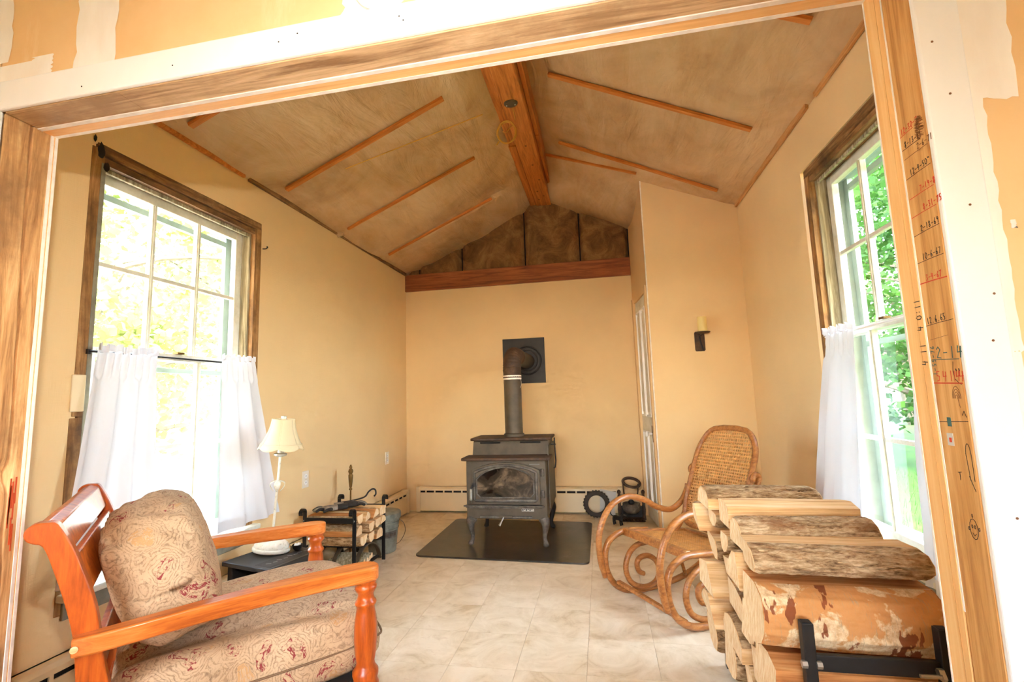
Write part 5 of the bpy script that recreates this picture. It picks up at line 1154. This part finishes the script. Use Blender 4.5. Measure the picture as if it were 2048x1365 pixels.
# ------------------------------------------------------------------ curtains
def curtain(label, X, s, top, bot, zt, zb, folds, seed, amp=.018, lean=0.0):
    """top/bot = (y0,y1); s: +1 when the room lies towards +x."""
    nu, nv = 70, 44
    def fn(u, v, fl=1):
        y = (top[0] + (top[1] - top[0]) * u) * (1 - v) + (bot[0] + (bot[1] - bot[0]) * u) * v
        ph = u * folds * 2 * pi + seed + .6 * noise.noise(Vector((u * 3, v * 1.5, seed)))
        k = .45 + .75 * v
        n = amp * k * sin(ph) + .012 * noise.noise(Vector((u * 4, v * 3, seed + 4))) * v
        if v < .12: n = amp * .5 * sin(u * folds * 2.6 * 2 * pi + seed) * (1 if v < .05 else .7)
        z = zt + (zb - zt) * v
        if v < .001: z += .006 * sin(u * 38 + seed)
        return (X + s * (.026 + abs(n) * .4 + n + lean * v), y, z)
    o = tag(obj('curtain', MB().grid(fn, nu, nv), 'sheer', smooth=2), label, 'curtain', 'short white cafe curtains')
    obj('header_ruffle', MB().grid(lambda u, v: (lambda p: (p[0] + s * .008 * (sin(u * 60 + seed) + 1), p[1], p[2] + .03 * (1 - v)))(fn(u, 0)), 70, 4), 'sheer', o, smooth=2)
    obj('hem', MB().grid(lambda u, v: (lambda p: (p[0] + s * .002, p[1], p[2]))(fn(u, .94 + .06 * v)), 70, 3), 'sheer', o, smooth=2)
    return o
curtain('white cafe curtain on the near side of the left window', XL, 1, (1.600, 1.875), (1.475, 1.860), 1.400, .500, 3.2, 1.0, .020, .030)
curtain('white cafe curtain on the far side of the left window', XL, 1, (2.265, 2.515), (2.235, 2.745), 1.412, .485, 2.6, 2.4, .016, .030)
curtain('white cafe curtain on the far side of the right window', XR, -1, (2.475, 2.745), (2.560, 3.030), 1.425, .47, 2.4, 4.1, .018, .03)
curtain('white cafe curtain on the near side of the right window', XR, -1, (1.860, 2.045), (1.80, 2.115), 1.425, .40, 2.2, 5.2, .016, .03)
for X, y0, y1, z, lb in ((XL + .014, 1.585, 2.535, 1.398, 'dark curtain rod across the left window'), (XR - .014, 1.85, 2.78, 1.418, 'white curtain rod across the right window')):
    r_ = tag(obj('curtain_rod', MB().tube([(X, y0, z), (X, y1, z)], .005, 8), 'iron_dark' if X < 0 else 'white_trim', smooth=1), lb, 'curtain rod')
    for y in (y0, y1): obj('bracket', MB().box(min(X, XL if X < 0 else XR), max(X, XL if X < 0 else XR), y - .006, y + .006, z - .012, z + .008), 'iron_dark', r_)
# torn holes and hook at the left window corner
hk = tag(obj('wall_hook', MB().tube(smoothpath([(XL, 2.592, 2.15), (XL + .02, 2.595, 2.15), (XL + .028, 2.60, 2.16), (XL + .02, 2.606, 2.168)], 4), .004, 6), 'iron_dark', smooth=2), 'small black hook at the upper far corner of the left window', 'hook')

# ------------------------------------------------------------------ outdoors
def outdoors():
    def gz(x, y): return -.45 - .02 * abs(x)
    g = MB().grid(lambda u, v: ((u - .5) * 120, -30 + v * 110, -.5 + .25 * noise.noise(Vector((u * 9, v * 9, 0)))), 50, 50)
    struct('ground', g, 'lawn', 'sunlit lawn outside the windows', smooth=2)
    dv = MB().grid(lambda u, v: (-60 + u * 56.6, -12 + v * 60, -.36 + .02 * noise.noise(Vector((u * 20, v * 20, 3)))), 20, 20)  # added pale sheet; strong sun on the lawn put into its colour
    struct('ground_pale_sheet', dv, 'pale_glare', 'pale sheet outside the left window, sun glare put into its colour', smooth=2)
    rnd = random.Random(21)
    def tree(label, x, y, h, cr, n, mat, group, low=.3, ls=.17):
        t = thing('maple_tree', label, 'tree', (x, y, -.55), 0, group)
        segs = [(0, 0, 0), (.05 * h * rnd.uniform(-.5, .5), .03 * h, h * .25), (.03 * h, 0, h * .55), (0, .02 * h, h * .85)]
        obj('trunk', MB().tube(smoothpath(segs, 4), [h * .032 * (1 - .06 * i) for i in range(13)], 10), 'tree_bark', t, smooth=2)
        tips = []
        for k in range(9):
            a = k * 2.4 + rnd.random(); z0 = h * (low * .8 + .06 * k); L_ = cr * rnd.uniform(.7, 1.0)
            tip = (cos(a) * L_, sin(a) * L_, z0 + h * rnd.uniform(.03, .16)); tips.append(tip)
            obj('branch', MB().tube(smoothpath([(0, 0, z0), (cos(a) * L_ * .5, sin(a) * L_ * .5, z0 + h * .07), tip], 3), [h * .010, h * .009, h * .008, h * .007, h * .006, h * .004, h * .002], 6), 'tree_bark', t)
        mb = MB(); clus = []
        for k in range(70):
            a = rnd.random() * 2 * pi; r_ = cr * rnd.random() ** .45; zz = h * (low + (1 - low) * rnd.random())
            prof = sin(pi * min(1, max(.08, (zz / h - low) / (1 - low) * .9 + .1))) ** .6
            clus.append((cos(a) * r_ * prof, sin(a) * r_ * prof, zz, cr * rnd.uniform(.16, .3)))
        for i in range(n):
            c = clus[i % len(clus)]
            d = Vector((rnd.gauss(0, 1), rnd.gauss(0, 1), rnd.gauss(0, .55))) * c[3] * .6
            p = Vector(c[:3]) + d; s_ = ls * rnd.uniform(.6, 1.2)
            e1 = Vector((rnd.gauss(0, 1), rnd.gauss(0, 1), rnd.gauss(0, .5))).normalized() * s_; e2 = e1.orthogonal().normalized(); e2.rotate(Matrix.Rotation(rnd.random() * 6.28, 3, e1)); e2 *= s_ * .45
            o = len(mb.v); mb.v += [tuple(p - e1 * .5), tuple(p + e2), tuple(p + e1 * .5), tuple(p - e2)]; mb.f.append((o, o + 1, o + 2, o + 3))
        f = obj('foliage', mb, mat, t, fix=False); f['kind'] = 'stuff'
    GL_, GR_ = 'trees beyond the left window', 'trees beyond the right window'
    for i, (x, y, h, c, m_, lb) in enumerate([(-9.0, 6.6, 6.6, 2.6, 'leaf_y', 'pale spring tree nearest the left window'), (-13.5, 9.6, 8.0, 3.2, 'leaf', 'broad green tree beyond the left window, left of centre'), (-12.0, 13.8, 8.5, 3.2, 'leaf_y', 'yellow green tree beyond the left window, right of centre'), (-20, 14, 10, 4.5, 'leaf', 'tall distant tree beyond the left window'), (-19, 21, 11, 4.5, 'leaf_y', 'distant yellow green tree at the far edge of the left window')]):
        tree(lb, x, y, h, c, 7000, m_, GL_, .22 if i else .16)
    for i, (x, y, h, c, m_, lb) in enumerate([(6.4, 10.0, 6.5, 2.4, 'leaf_d', 'dark green tree nearest the right window'), (8.6, 13.5, 8.5, 3.2, 'leaf_d', 'leafy green tree behind the nearest tree at the right window'), (6.0, 17.5, 9.0, 3.4, 'leaf', 'bright green tree further off through the right window'), (12, 21, 11, 4.5, 'leaf_d', 'tall distant green tree through the right window')]):
        tree(lb, x, y, h, c, 9000, m_, GR_, .16 if i == 0 else .22, .15)
    mb = MB()
    for i in range(5200):
        x = 1.7 + rnd.random() ** 1.4 * 5; y = 2.0 + rnd.random() * 8; z = -.5; hh = .10 + .16 * rnd.random(); a = rnd.random() * 6.28; w = .006
        o = len(mb.v); mb.v += [(x - w * cos(a), y - w * sin(a), z), (x + w * cos(a), y + w * sin(a), z), (x + rnd.gauss(0, .05), y + rnd.gauss(0, .05), z + hh)]; mb.f.append((o, o + 1, o + 2))
    gr = obj('tall_grass', mb, 'leaf_d', kind='stuff', fix=False); tag(gr, 'tall green grass growing just outside the right window', 'grass')
    for k, (x, y) in enumerate(((3.0, 4.75), (3.5, 5.4), (3.3, 5.0))):
        d = thing('dandelion', 'yellow dandelion in the grass outside the right window', 'flower', (x, y, -.5), 0, 'dandelions in the grass')
        obj('stem', MB().tube([(0, 0, 0), (.01, 0, .26)], .003, 5), 'leaf_d', d); obj('bloom', MB().lathe([(.004, .25), (.025, .262), (.022, .275), (.004, .28)], 10), 'dandelion', d, smooth=2)
outdoors()
